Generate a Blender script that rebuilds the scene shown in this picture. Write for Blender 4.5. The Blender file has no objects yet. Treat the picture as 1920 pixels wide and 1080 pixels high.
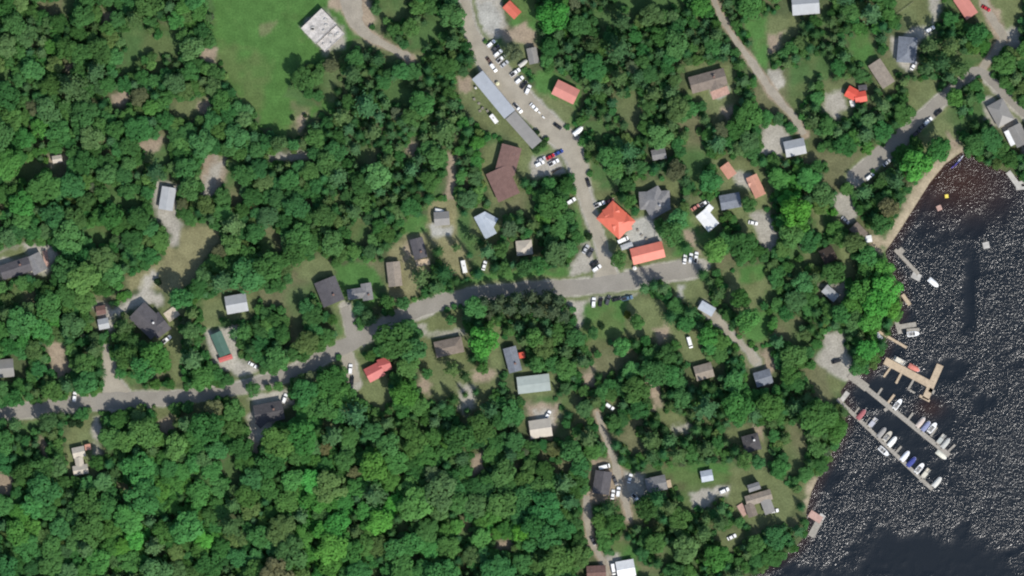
import bpy, math, random
import numpy as np
from mathutils import Vector, Matrix

# ------------------------------------------------------------------ camera, light, exposure
S = 0.27                      # metres per photograph pixel on the ground
CAMH = 3000.0
def wx(px): return (px - 960.0) * S
def wy(py): return (540.0 - py) * S
sc = bpy.context.scene
col = sc.collection
cam_d = bpy.data.cameras.new('camera'); cam = bpy.data.objects.new('camera', cam_d); col.objects.link(cam)
cam.location = (0, 0, CAMH); cam.rotation_euler = (0, 0, 0)
cam_d.sensor_width = 36.0; cam_d.lens = 36.0 * CAMH / (1920 * S)
cam_d.clip_start = 10.0; cam_d.clip_end = 20000.0
sc.camera = cam
SUN_EL = math.radians(51); SUN_AZ = math.radians(144)       # clockwise from north (+Y)
world = bpy.data.worlds.new('World'); sc.world = world; world.use_nodes = True
wn = world.node_tree.nodes; wl = world.node_tree.links
sky = wn.new('ShaderNodeTexSky'); sky.sky_type = 'NISHITA'; sky.sun_disc = False
sky.sun_elevation = SUN_EL; sky.sun_rotation = SUN_AZ; sky.air_density = 1.0; sky.dust_density = 1.0
wl.new(sky.outputs['Color'], wn['Background'].inputs['Color'])
wn['Background'].inputs['Strength'].default_value = 0.15
sun_d = bpy.data.lights.new('sun', 'SUN'); sun_d.energy = 3.85; sun_d.angle = math.radians(0.53); sun_d.color = (1.0, 0.955, 0.89)
sun = bpy.data.objects.new('sun', sun_d); col.objects.link(sun)
sv = Vector((math.sin(SUN_AZ) * math.cos(SUN_EL), math.cos(SUN_AZ) * math.cos(SUN_EL), math.sin(SUN_EL)))
sun.rotation_euler = sv.to_track_quat('Z', 'Y').to_euler(); sun.location = sv * 600
vs = sc.view_settings
vs.view_transform = 'Standard'; vs.look = 'None'; vs.gamma = 1.0; vs.use_curve_mapping = False; vs.exposure = 0.12
sc.cycles.use_denoising = True
sc.cycles.max_bounces = 6; sc.cycles.transparent_max_bounces = 8
sc.cycles.filter_width = 2.1
R = random.Random(7)
NR = np.random.RandomState(11)

# ------------------------------------------------------------------ helpers
def vnoise(x, y, scale, seed):
    rs = np.random.RandomState(seed); L = rs.rand(256, 256)
    u = x / scale + 1000.0; v = y / scale + 1000.0
    iu = np.floor(u).astype(int); iv = np.floor(v).astype(int); fu = u - iu; fv = v - iv
    fu = fu * fu * (3 - 2 * fu); fv = fv * fv * (3 - 2 * fv)
    a = L[iu % 256, iv % 256]; b = L[(iu + 1) % 256, iv % 256]; c = L[iu % 256, (iv + 1) % 256]; d = L[(iu + 1) % 256, (iv + 1) % 256]
    return (a * (1 - fu) + b * fu) * (1 - fv) + (c * (1 - fu) + d * fu) * fv
def fbm(x, y, scale, seed): return 0.5 * vnoise(x, y, scale, seed) + 0.3 * vnoise(x, y, scale * .47, seed + 1) + 0.2 * vnoise(x, y, scale * .21, seed + 2)
def seg_dist(X, Y, ax, ay, bx, by):
    dx, dy = bx - ax, by - ay; L2 = dx * dx + dy * dy + 1e-9
    t = np.clip(((X - ax) * dx + (Y - ay) * dy) / L2, 0, 1)
    return np.hypot(X - ax - t * dx, Y - ay - t * dy), t
def poly_sd(X, Y, P):          # signed distance, negative inside (pixel units)
    d = np.full(X.shape, 1e9); ins = np.zeros(X.shape, bool); n = len(P)
    for i in range(n):
        ax, ay = P[i]; bx, by = P[(i + 1) % n]
        dd, _ = seg_dist(X, Y, ax, ay, bx, by); d = np.minimum(d, dd)
        cnd = ((ay > Y) != (by > Y)) & (X < (bx - ax) * (Y - ay) / ((by - ay) if by != ay else 1e-9) + ax)
        ins ^= cnd
    return np.where(ins, -d, d)
def line_sd(X, Y, P):          # P: (x, y, width)
    d = np.full(X.shape, 1e9)
    for (ax, ay, aw), (bx, by, bw) in zip(P[:-1], P[1:]):
        dd, t = seg_dist(X, Y, ax, ay, bx, by)
        d = np.minimum(d, dd - 0.5 * (aw + (bw - aw) * t))
    return d
class MB:
    def __init__(s): s.v = []; s.f = []
    def quad(s, a, b, c, d): n = len(s.v); s.v += [a, b, c, d]; s.f.append((n, n + 1, n + 2, n + 3))
    def loft(s, rings, cap=True):
        n0 = len(s.v); k = len(rings[0])
        for r in rings: s.v += [tuple(p) for p in r]
        for i in range(len(rings) - 1):
            for j in range(k):
                a = n0 + i * k + j; b = n0 + i * k + (j + 1) % k
                s.f.append((a, b, b + k, a + k))
        if cap:
            s.f.append(tuple(n0 + j for j in reversed(range(k)))); s.f.append(tuple(n0 + (len(rings) - 1) * k + j for j in range(k)))
    def box(s, cx, cy, cz, sx, sy, sz, rz=0.0, taper=1.0):
        c, q = math.cos(rz), math.sin(rz); rings = []
        for z, t in ((-.5, 1.0), (.5, taper)):
            rings.append([(cx + c * x * sx * t - q * y * sy * t, cy + q * x * sx * t + c * y * sy * t, cz + z * sz) for x, y in ((-.5, -.5), (.5, -.5), (.5, .5), (-.5, .5))])
        s.loft(rings)
    def tube(s, pts, rad, k=6):
        rings = []
        for i, p in enumerate(pts):
            p = Vector(p); q = Vector(pts[min(i + 1, len(pts) - 1)]) - Vector(pts[max(i - 1, 0)])
            q.normalize(); u = q.orthogonal().normalized(); w = q.cross(u)
            r = rad[i] if hasattr(rad, '__len__') else rad
            rings.append([tuple(p + (u * math.cos(2 * math.pi * j / k) + w * math.sin(2 * math.pi * j / k)) * r) for j in range(k)])
        # keep ring orientation stable
        s.loft(rings)
    def mesh(s, name):
        m = bpy.data.meshes.new(name); m.from_pydata(s.v, [], s.f); m.update(); return m
    def build(s, name, mat, parent=None, loc=(0, 0, 0), rz=0.0):
        return link(name, s.mesh(name), mat, parent, loc, rz)
def link(name, me, mat, parent=None, loc=(0, 0, 0), rz=0.0):
    if mat is not None and len(me.materials) == 0: me.materials.append(mat)
    o = bpy.data.objects.new(name, me); col.objects.link(o); o.parent = parent; o.location = loc; o.rotation_euler = (0, 0, rz)
    return o
def thing(name, label, cat, loc=(0, 0, 0), rz=0.0, group=None):
    o = bpy.data.objects.new(name, None); col.objects.link(o); o.location = loc; o.rotation_euler = (0, 0, rz); o.empty_display_size = 0.5
    o['label'] = label; o['category'] = cat
    if group: o['group'] = group
    return o
def tag(o, label, cat, group=None):
    o['label'] = label; o['category'] = cat
    if group: o['group'] = group
    return o
def smooth(o):
    o.data.polygons.foreach_set('use_smooth', [True] * len(o.data.polygons)); return o
CH = {}
def kids(o): return CH.get(o.name) or CH.setdefault(o.name, [c for c in bpy.data.objects if c.parent == o])
def copy_tree(src, parent=None):
    c = src.copy(); col.objects.link(c); c.parent = parent
    for ch in kids(src): copy_tree(ch, c)
    return c

# ------------------------------------------------------------------ materials
MATS = {}
def mat(name, color, rough=0.8, var=0.25, scale=0.8, metal=0.0, bump=0.0, attr=None, atype='OBJECT', spec=0.3, var2=0.0, scale2=6.0, stripe=None, transl=0.0):
    if name in MATS: return MATS[name]
    m = bpy.data.materials.new(name); m.use_nodes = True; N = m.node_tree.nodes; L = m.node_tree.links
    b = N['Principled BSDF']; b.inputs['Roughness'].default_value = rough; b.inputs['Metallic'].default_value = metal
    b.inputs['Specular IOR Level'].default_value = spec
    if attr:
        a = N.new('ShaderNodeAttribute'); a.attribute_name = attr; a.attribute_type = atype; src = a.outputs['Color']
    else:
        a = N.new('ShaderNodeRGB'); a.outputs[0].default_value = (*color, 1); src = a.outputs[0]
    tc = N.new('ShaderNodeTexCoord'); co = tc.outputs['Object']
    def mul(src, fac, amt):
        mr = N.new('ShaderNodeMapRange'); L.new(fac, mr.inputs['Value']); mr.inputs['From Min'].default_value = 0.28; mr.inputs['From Max'].default_value = 0.72
        mr.inputs['To Min'].default_value = 1 - amt; mr.inputs['To Max'].default_value = 1 + amt
        vm = N.new('ShaderNodeVectorMath'); vm.operation = 'SCALE'; L.new(src, vm.inputs[0]); L.new(mr.outputs[0], vm.inputs['Scale']); return vm.outputs[0]
    n1 = N.new('ShaderNodeTexNoise'); n1.inputs['Scale'].default_value = scale; n1.inputs['Detail'].default_value = 4; L.new(co, n1.inputs['Vector'])
    if var: src = mul(src, n1.outputs['Fac'], var)
    if var2:
        n2 = N.new('ShaderNodeTexNoise'); n2.inputs['Scale'].default_value = scale2; n2.inputs['Detail'].default_value = 3; L.new(co, n2.inputs['Vector'])
        src = mul(src, n2.outputs['Fac'], var2)
    if stripe:                                   # (spacing, axis, amount): seams or courses of a roof covering
        sp, ax, am = stripe
        wv = N.new('ShaderNodeTexWave'); wv.wave_type = 'BANDS'; wv.bands_direction = ax; wv.inputs['Scale'].default_value = 1.0 / sp * 0.314; wv.inputs['Distortion'].default_value = 0.4
        L.new(co, wv.inputs['Vector']); src = mul(src, wv.outputs['Fac'], am)
    L.new(src, b.inputs['Base Color'])
    if bump:
        bp = N.new('ShaderNodeBump'); bp.inputs['Strength'].default_value = bump; bp.inputs['Distance'].default_value = 0.1
        L.new(n1.outputs['Fac'], bp.inputs['Height']); L.new(bp.outputs[0], b.inputs['Normal'])
    if transl:
        t = N.new('ShaderNodeBsdfTranslucent'); L.new(src, t.inputs['Color']); mx = N.new('ShaderNodeMixShader'); mx.inputs[0].default_value = transl
        L.new(b.outputs[0], mx.inputs[1]); L.new(t.outputs[0], mx.inputs[2]); L.new(mx.outputs[0], N['Material Output'].inputs['Surface'])
    MATS[name] = m; return m
M_leaf = mat('foliage', None, 0.85, 0.28, 0.9, attr='tint', atype='INSTANCER', spec=0.12, transl=0.35)
M_bark = mat('bark', (0.09, 0.07, 0.05), 0.95, 0.3, 3)
M_paint = mat('vehicle_paint', None, 0.32, 0.03, 1, attr='tint', spec=0.5)
M_glass = mat('dark_glass', (0.015, 0.02, 0.025), 0.12, 0, spec=0.5)
M_tyre = mat('tyre_rubber', (0.02, 0.02, 0.02), 0.9, 0.1)
M_steel = mat('galvanised_steel', (0.45, 0.46, 0.47), 0.45, 0.1, metal=0.6)
M_lampw = mat('lamp_lens', (0.75, 0.75, 0.7), 0.2, 0)
M_lampr = mat('red_lens', (0.4, 0.02, 0.02), 0.3, 0)
M_trim = mat('white_trim', (0.72, 0.71, 0.67), 0.6, 0.08)
M_wood = mat('weathered_wood', (0.30, 0.275, 0.23), 0.9, 0.22, 1.2, var2=0.15, scale2=9)
M_tanwood = mat('tan_wood', (0.44, 0.345, 0.235), 0.85, 0.18, 0.9, var2=0.12, scale2=9)
M_pinkwood = mat('pinkish_wood', (0.42, 0.27, 0.22), 0.85, 0.2, 0.9)
M_conc = mat('concrete', (0.42, 0.40, 0.36), 0.9, 0.2, 0.5, var2=0.15)
M_canvas = mat('canvas', None, 0.8, 0.1, 1.5, attr='tint')
M_boathull = mat('boat_gelcoat', None, 0.3, 0.04, 1, attr='tint', spec=0.5)
M_seat = mat('vinyl_seat', (0.45, 0.43, 0.38), 0.6, 0.1)
M_black = mat('black_plastic', (0.02, 0.02, 0.022), 0.5, 0.1)
M_brick = mat('chimney_masonry', (0.22, 0.13, 0.10), 0.9, 0.25, 4)
M_stone = mat('grey_stone', (0.3, 0.29, 0.27), 0.9, 0.3, 1.5)
def roofmat(key):
    c, kind = {
        'red_barn': ((0.66, 0.20, 0.14), 'm'), 'red_hip': ((0.60, 0.135, 0.08), 'm'), 'pink': ((0.54, 0.215, 0.17), 'm'), 'orange_red': ((0.58, 0.14, 0.09), 'm'),
        'rose': ((0.48, 0.115, 0.10), 'm'), 'bright_red': ((0.64, 0.095, 0.06), 'm'), 'salmon': ((0.52, 0.26, 0.18), 'm'), 'brownred': ((0.165, 0.098, 0.082), 's'),
        'steelblue': ((0.33, 0.35, 0.37), 'm'), 'greytan': ((0.235, 0.225, 0.205), 'm'), 'palegrey': ((0.36, 0.37, 0.37), 'm'), 'icegrey': ((0.40, 0.44, 0.48), 'm'),
        'slate': ((0.092, 0.086, 0.09), 's'), 'charcoal': ((0.072, 0.068, 0.07), 's'), 'midgrey': ((0.2, 0.195, 0.19), 's'), 'bluegrey': ((0.17, 0.185, 0.21), 's'),
        'tan': ((0.26, 0.22, 0.175), 's'), 'brown': ((0.19, 0.155, 0.125), 's'), 'green': ((0.075, 0.145, 0.11), 'm'), 'beige': ((0.47, 0.42, 0.34), 'm'), 'white': ((0.74, 0.74, 0.72), 'm'),
        'palegreen': ((0.31, 0.35, 0.32), 'm'), 'weathered': ((0.46, 0.43, 0.39), 'f'), 'darkbrown': ((0.06, 0.045, 0.035), 's')}[key]
    if kind == 'm': return mat('roof_metal_' + key, c, 0.5, 0.08, 0.35, spec=0.35, var2=0.06, scale2=3, stripe=(0.45, 'X', 0.05))
    if kind == 's': return mat('roof_shingle_' + key, c, 0.9, 0.16, 0.5, var2=0.22, scale2=4, stripe=(0.35, 'Y', 0.06))
    return mat('roof_membrane_' + key, c, 0.9, 0.3, 0.35, var2=0.2, scale2=1.5)
def wallmat(key):
    c = {'white': (0.66, 0.65, 0.61), 'cream': (0.55, 0.49, 0.37), 'brown': (0.17, 0.11, 0.07), 'grey': (0.33, 0.33, 0.32), 'red': (0.30, 0.06, 0.05), 'tan': (0.38, 0.3, 0.21), 'blue': (0.2, 0.25, 0.31), 'green': (0.12, 0.17, 0.12)}[key]
    return mat('siding_' + key, c, 0.8, 0.08, 1.0, stripe=(0.2, 'Z', 0.06))

# ------------------------------------------------------------------ plan of the place (pixel coordinates of the photograph)
SHORE = [(1920, 338), (1886, 322), (1850, 308), (1826, 290), (1802, 286), (1772, 308), (1742, 345), (1717, 385), (1692, 425), (1672, 455), (1660, 472), (1667, 502), (1684, 528), (1690, 560), (1687, 590), (1666, 622), (1658, 650),
         (1648, 676), (1622, 700), (1592, 712), (1576, 735), (1588, 762), (1584, 800), (1564, 842), (1540, 882), (1522, 922), (1512, 960), (1514, 1000), (1488, 1030), (1440, 1060), (1395, 1085), (1300, 1150), (1250, 1400), (1100, 2200), (6000, 2600), (6000, 900), (2600, 420), (2100, 345)]
ROADS = {   # name: (material key, [(x, y, width)])
 'main_road': ('asphalt', [(-60, 782, 26), (0, 775, 26), (60, 768, 27), (130, 760, 28), (200, 752, 30), (260, 748, 28), (320, 746, 25), (400, 737, 22), (470, 722, 22), (540, 703, 24), (600, 672, 26), (650, 648, 28), (705, 618, 28), (760, 590, 28), (820, 568, 27), (880, 555, 26), (950, 547, 26), (1030, 541, 27), (1100, 537, 30), (1160, 530, 32), (1210, 519, 34), (1260, 509, 33), (1312, 503, 30)]),
 'gravel_road': ('gravel', [(868, -40, 18), (872, 0, 19), (877, 40, 22), (893, 82, 30), (922, 122, 42), (958, 165, 46), (990, 198, 40), (1030, 236, 40), (1066, 270, 44), (1084, 310, 32), (1093, 355, 25), (1110, 410, 22), (1128, 462, 20), (1136, 492, 26), (1138, 520, 44)]),
 'forest_lane': ('dirt', [(1322, -40, 9), (1338, 0, 10), (1358, 42, 10), (1392, 92, 11), (1424, 138, 15), (1448, 174, 15), (1484, 214, 11), (1508, 252, 14)]),
 'shore_road': ('asphalt', [(1604, 332, 26), (1645, 295, 28), (1690, 257, 27), (1730, 221, 25), (1762, 190, 23), (1800, 156, 18), (1838, 134, 16), (1900, 195, 14), (1960, 250, 14)]),
 'north_east_lane': ('dirt', [(1838, 134, 13), (1880, 75, 16), (1862, 40, 14), (1840, -10, 13)]),
 'south_lane': ('dirt', [(1118, 772, 8), (1128, 800, 10), (1146, 848, 11), (1160, 895, 14), (1172, 935, 13), (1180, 975, 9)]),
 'lower_lane': ('dirt', [(1100, 930, 10), (1102, 975, 13), (1108, 1015, 11), (1130, 1055, 10), (1145, 1120, 10)]),
 'beach_lane': ('gravel', [(1318, 572, 13), (1345, 602, 13), (1372, 630, 9), (1402, 656, 10), (1420, 680, 16)]),
 'driveway_west': ('gravel', [(218, 745, 56), (210, 715, 30), (204, 682, 15), (202, 645, 12)]),
 'driveway_red_roof': ('gravel', [(646, 652, 20), (655, 680, 22), (664, 718, 24)]),
 'driveway_dark_roof': ('asphalt', [(662, 640, 20), (655, 605, 18), (647, 575, 16)]),
 'dirt_track': ('dirt', [(655, -20, 40), (662, 20, 36), (672, 48, 22), (700, 72, 16), (735, 90, 12), (768, 108, 14)]),
}
COVER = [  # kind, polygon; a second flag keeps trees off it
 ('meadow', [(393, -60), (400, 60), (412, 110), (428, 150), (445, 185), (478, 202), (484, 238), (505, 247), (560, 258), (578, 232), (592, 218), (614, 212), (625, 196), (604, 190), (585, 194), (560, 196), (541, 176), (542, 150), (560, 125), (598, 118), (612, 108), (648, 90), (660, 70), (690, 70), (690, -60)]),
 ('gravel', [(562, 50), (604, 12), (648, 58), (642, 88), (612, 104)]), ('dirt', [(612, 0), (690, -10), (702, 38), (690, 62), (664, 62), (652, 40), (640, 22), (618, 12)]),
 ('olive', [(690, 62), (712, 78), (770, 92), (800, 98), (782, 118), (752, 112), (716, 98), (680, 82)]),
 ('dirt', [(756, 104), (776, 108), (770, 124), (755, 118)]),
 ('olive', [(484, 56), (498, 44), (520, 38), (506, 56), (490, 66)]), ('olive', [(545, 190), (585, 200), (565, 254), (545, 250), (548, 220)]), ('dirt', [(552, 222), (572, 210), (574, 236), (560, 254)]),
 ('dirt', [(384, 290), (428, 294), (427, 320), (414, 352), (402, 366), (382, 358), (376, 330)]), ('gravel', [(404, 296), (428, 300), (422, 318), (404, 342), (394, 368), (378, 364), (384, 336)]),
 ('gravel', [(498, 288), (580, 288), (580, 302), (500, 300)]),
 ('gravel', [(290, 345), (335, 348), (326, 398), (346, 425), (338, 462), (320, 466), (318, 440), (296, 412), (286, 385)]),
 ('dry', [(336, 425), (372, 420), (412, 430), (416, 452), (394, 470), (376, 500), (364, 526), (340, 548), (300, 548), (240, 546), (236, 520), (270, 512), (298, 492), (318, 464), (334, 462)]),
 ('gravel', [(284, 510), (294, 514), (286, 540), (312, 556), (318, 580), (266, 572), (222, 590), (190, 600), (178, 590), (226, 570), (252, 552)]),
 ('gravel', [(176, 570), (206, 566), (216, 596), (206, 622), (184, 618)]),
 ('olive', [(305, 548), (336, 548), (345, 580), (330, 606), (342, 640), (334, 690), (344, 720), (326, 720), (316, 660), (290, 640)]),
 ('dirt', [(88, 645), (120, 642), (128, 672), (134, 692), (110, 706), (94, 690)]),
 ('gravel', [(-20, 470), (50, 458), (98, 462), (108, 480), (90, 514), (-20, 526)]), ('olive', [(-20, 470), (40, 462), (50, 480), (-20, 490)]),
 ('olive', [(380, 562), (470, 546), (478, 590), (455, 600), (412, 600), (396, 640), (378, 610)]),
 ('gravel', [(384, 622), (440, 612), (448, 668), (484, 688), (482, 716), (452, 712), (400, 680), (386, 650)]),
 ('olive', [(440, 740), (470, 730), (478, 755), (470, 790), (455, 770)]), ('gravel', [(470, 735), (535, 730), (548, 755), (500, 810), (478, 846), (466, 820), (470, 770)]),
 ('olive', [(548, 500), (598, 478), (622, 488), (630, 518), (582, 524), (560, 520)]), ('lawn', [(628, 500), (668, 488), (700, 500), (716, 540), (712, 570), (660, 600), (640, 570)]),
 ('lawn', [(632, 590), (648, 580), (656, 620), (636, 636)]),
 ('dry', [(724, 485), (765, 435), (800, 438), (812, 495), (786, 550), (745, 570), (724, 545)]), ('dirt', [(764, 452), (776, 450), (778, 482), (762, 486)]), ('lawn', [(745, 428), (770, 406), (800, 408), (798, 430), (768, 438)]),
 ('dry', [(808, 385), (850, 365), (862, 400), (858, 445), (882, 485), (884, 520), (846, 520), (820, 480), (806, 440)]), ('conc', [(812, 424), (846, 424), (846, 440), (812, 440)]),
 ('dirt', [(838, 290), (856, 290), (852, 370), (838, 372)]), ('dirt', [(766, 262), (782, 270), (776, 290), (764, 284)]),
 ('olive', [(880, 390), (938, 388), (940, 452), (888, 450)]),
 ('olive', [(852, 140), (882, 142), (955, 222), (1010, 282), (975, 300), (950, 255), (922, 248), (888, 222), (864, 190)]), ('dirt', [(854, 142), (880, 146), (886, 172), (870, 180), (858, 168)]),
 ('olive', [(985, 268), (1056, 282), (1072, 322), (1062, 330), (990, 336), (978, 318)]), ('gravel', [(1000, 295), (1056, 290), (1066, 315), (1060, 326), (995, 328)]), ('lawn', [(998, 272), (1030, 262), (1040, 272), (1005, 292)]),
 ('olive', [(905, 270), (985, 265), (985, 330), (960, 380), (920, 380), (905, 330)]),
 ('gravel', [(878, -20), (940, -20), (946, 30), (950, 62), (925, 76), (896, 62)]), ('conc', [(892, 2), (926, 0), (938, 36), (930, 64), (906, 60), (888, 34)]),
 ('lawn', [(936, -10), (1002, -10), (1012, 60), (990, 66), (960, 50)]), ('dirt', [(938, 60), (985, 42), (1002, 62), (1006, 90), (980, 95), (950, 80)]),
 ('olive', [(940, 80), (985, 85), (992, 128), (962, 128)]),
 ('lawn', [(1000, 142), (1036, 132), (1092, 160), (1082, 200), (1076, 236), (1056, 238), (1006, 192)]), ('olive', [(1020, 180), (1076, 198), (1070, 232), (1052, 232)]),
 ('lawn', [(950, 508), (1020, 505), (1095, 500), (1095, 524), (1000, 530), (900, 540), (850, 545), (850, 535)]), ('olive', [(1100, 330), (1124, 345), (1124, 380), (1108, 385)]),
 ('gravel', [(1090, 455), (1128, 445), (1180, 500), (1320, 490), (1325, 520), (1090, 540), (1060, 520)]), ('lawn', [(1080, 360), (1104, 400), (1120, 445), (1096, 452), (1080, 410)]),
 ('olive', [(1106, 385), (1128, 372), (1196, 380), (1262, 340), (1274, 400), (1256, 450), (1258, 490), (1190, 505), (1146, 490), (1128, 440)]), ('conc', [(1180, 425), (1216, 400), (1234, 430), (1240, 455), (1180, 468), (1160, 445)]),
 ('lawn', [(1290, 400), (1345, 430), (1330, 480), (1266, 485), (1262, 440)]), ('dirt', [(1280, 432), (1296, 436), (1316, 466), (1322, 490), (1306, 486), (1290, 458)]),
 ('gravel', [(1050, 544), (1190, 536), (1196, 552), (1130, 562), (1106, 570), (1096, 610), (1080, 612), (1078, 580), (1060, 562)]),
 ('lawn', [(1102, 572), (1176, 556), (1180, 596), (1170, 634), (1102, 640), (1092, 620)]), ('olive', [(1178, 560), (1242, 560), (1262, 600), (1276, 636), (1250, 650), (1226, 632), (1170, 634)]), ('dirt', [(1224, 618), (1250, 610), (1256, 634), (1236, 642)]),
 ('olive', [(1260, 528), (1318, 518), (1328, 556), (1290, 566), (1262, 560)]), ('conc', [(1270, 528), (1280, 528), (1281, 556), (1271, 556)]),
 ('olive', [(1272, 620), (1312, 620), (1320, 680), (1296, 690), (1276, 660)]),
 ('olive', [(1362, 512), (1430, 496), (1444, 540), (1420, 580), (1380, 590), (1360, 560)]), ('lawn', [(1380, 500), (1435, 490), (1438, 520), (1390, 530)]),
 ('olive', [(1296, 374), (1350, 376), (1352, 430), (1316, 436), (1296, 410)]), ('gravel', [(1394, 395), (1442, 398), (1458, 450), (1444, 474), (1420, 450)]), ('olive', [(1372, 396), (1402, 396), (1420, 450), (1396, 440)]),
 ('olive', [(1336, 296), (1392, 296), (1440, 330), (1440, 385), (1396, 400), (1344, 396), (1352, 340)]), ('gravel', [(1376, 320), (1404, 325), (1410, 350), (1384, 345)]),
 ('gravel', [(1428, 236), (1466, 234), (1480, 262), (1466, 296), (1430, 286)]), ('olive', [(1190, 340), (1270, 335), (1275, 352), (1195, 360)]),
 ('olive', [(1286, 120), (1372, 120), (1380, 188), (1340, 240), (1330, 200), (1290, 180)]), ('conc', [(1338, 158), (1366, 160), (1360, 184), (1336, 178)]), ('dirt', [(1350, 198), (1372, 204), (1366, 224), (1348, 216)]),
 ('lawn', [(1400, 40), (1442, 30), (1446, 130), (1420, 130)]), ('olive', [(1438, 30), (1498, 25), (1500, 60), (1470, 90), (1440, 96)]), ('dirt', [(1440, 70), (1468, 60), (1456, 96), (1440, 104)]), ('gravel', [(1440, 130), (1466, 124), (1470, 160), (1448, 178)]),
 ('olive', [(1545, 152), (1598, 150), (1606, 200), (1570, 226), (1540, 210)]), ('gravel', [(1550, 180), (1580, 172), (1588, 200), (1566, 222), (1548, 206)]),
 ('lawn', [(1586, 70), (1630, 60), (1650, 110), (1626, 130), (1600, 110)]), ('olive', [(1672, -10), (1762, -10), (1764, 40), (1740, 52), (1690, 40)]), ('gravel', [(1738, -10), (1762, -10), (1766, 30), (1750, 44)]),
 ('gravel', [(1670, 72), (1742, 48), (1756, 60), (1718, 80), (1724, 130), (1700, 132), (1676, 108)]),
 ('olive', [(1624, 102), (1680, 112), (1680, 176), (1652, 178)]), ('olive', [(1706, 152), (1752, 150), (1760, 178), (1726, 212), (1700, 200)]),
 ('lawn', [(1604, 318), (1690, 240), (1760, 174), (1764, 184), (1690, 262), (1610, 340)]),
 ('olive', [(1724, 256), (1758, 226), (1790, 236), (1802, 278), (1770, 300), (1734, 296)]), ('dirt', [(1776, 250), (1802, 266), (1812, 286), (1786, 288)]),
 ('sand', [(1806, 280), (1788, 276), (1756, 300), (1718, 345), (1690, 386), (1676, 420), (1660, 448), (1640, 452), (1662, 470), (1680, 462), (1700, 424), (1730, 376), (1764, 326), (1790, 300)]),
 ('olive', [(1790, -10), (1920, -10), (1920, 30), (1880, 70), (1846, 60), (1830, 20)]), ('dirt', [(1846, 10), (1872, 20), (1884, 70), (1870, 70)]), ('gravel', [(1870, 60), (1910, 50), (1912, 90), (1880, 90)]),
 ('gravel', [(1842, 186), (1880, 170), (1902, 200), (1925, 250), (1925, 290), (1884, 250), (1856, 230)]),
 ('gravel', [(1546, 620), (1580, 622), (1596, 680), (1614, 712), (1586, 716), (1560, 704), (1530, 674), (1540, 650)]), ('olive', [(1552, 700), (1580, 716), (1574, 740), (1558, 735)]),
 ('gravel', [(1560, 368), (1590, 366), (1604, 398), (1594, 420), (1572, 404)]), ('olive', [(1520, 390), (1545, 410), (1548, 440), (1532, 430)]),
 ('olive', [(1576, 470), (1596, 470), (1600, 520), (1582, 520)]), ('sand', [(1632, 436), (1656, 446), (1652, 472), (1634, 470)]), ('olive', [(1510, 476), (1536, 470), (1538, 494), (1512, 490)]), ('gravel', [(1538, 535), (1586, 530), (1580, 560), (1560, 568)]),
 ('dirt', [(1384, 655), (1440, 655), (1456, 690), (1440, 730), (1410, 700)]), ('lawn', [(1390, 590), (1440, 580), (1440, 640), (1400, 645)]),
 ('olive', [(790, 592), (862, 582), (870, 620), (830, 634), (800, 626)]), ('gravel', [(776, 600), (790, 604), (800, 628), (868, 622), (870, 628), (798, 638)]),
 ('olive', [(790, 632), (876, 632), (880, 680), (930, 690), (936, 720), (880, 790), (846, 760), (790, 740), (784, 690)]), ('gravel', [(862, 722), (888, 726), (892, 758), (876, 782), (862, 768)]), ('dirt', [(786, 700), (806, 710), (806, 735), (790, 735)]), ('dirt', [(880, 694), (930, 690), (932, 712), (890, 716)]),
 ('olive', [(908, 620), (940, 610), (942, 700), (918, 690)]), ('olive', [(672, 718), (724, 700), (735, 740), (720, 770), (700, 760)]), ('lawn', [(655, 650), (700, 640), (706, 652), (672, 668)]), ('olive', [(668, 700), (690, 725), (724, 764), (698, 764), (664, 735)]),
 ('olive', [(980, 690), (1040, 700), (1042, 740), (970, 745)]), ('dirt', [(985, 760), (1050, 755), (1046, 800), (1036, 825), (990, 825)]), ('gravel', [(1000, 770), (1040, 766), (1040, 800), (1000, 800)]), ('dirt', [(1084, 695), (1116, 690), (1120, 730), (1092, 725)]),
 ('dirt', [(1212, 715), (1236, 722), (1240, 762), (1222, 768)]), ('olive', [(1236, 768), (1282, 780), (1294, 806), (1260, 812), (1240, 790)]), ('gravel', [(1262, 796), (1290, 794), (1286, 812), (1266, 814)]),
 ('olive', [(1136, 750), (1156, 752), (1158, 776), (1136, 778)]), ('dirt', [(886, 852), (908, 850), (908, 880), (888, 892)]), ('dirt', [(926, 1012), (962, 1008), (960, 1030), (930, 1032)]), ('dirt', [(964, 862), (976, 866), (970, 880), (962, 876)]),
 ('dirt', [(1108, 858), (1144, 856), (1166, 930), (1150, 945), (1104, 940)]), ('gravel', [(1166, 888), (1212, 885), (1214, 925), (1190, 942), (1168, 930)]), ('lawn', [(1210, 880), (1300, 870), (1380, 868), (1380, 905), (1290, 915), (1250, 890)]),
 ('gravel', [(1290, 922), (1340, 914), (1372, 908), (1374, 926), (1344, 936), (1322, 954), (1300, 950)]), ('olive', [(1368, 870), (1440, 880), (1500, 930), (1480, 980), (1420, 990), (1380, 970), (1366, 930)]),
 ('dirt', [(1402, 796), (1428, 800), (1436, 838), (1426, 850), (1414, 812)]), ('olive', [(1356, 810), (1400, 790), (1440, 836), (1440, 880), (1386, 872), (1380, 840)]),
 ('lawn', [(1150, 1010), (1192, 1020), (1196, 1080), (1150, 1080)]), ('gravel', [(1130, 1040), (1160, 1040), (1164, 1090), (1140, 1090)]), ('olive', [(1340, 1000), (1390, 985), (1396, 1010), (1360, 1040)]),
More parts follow.
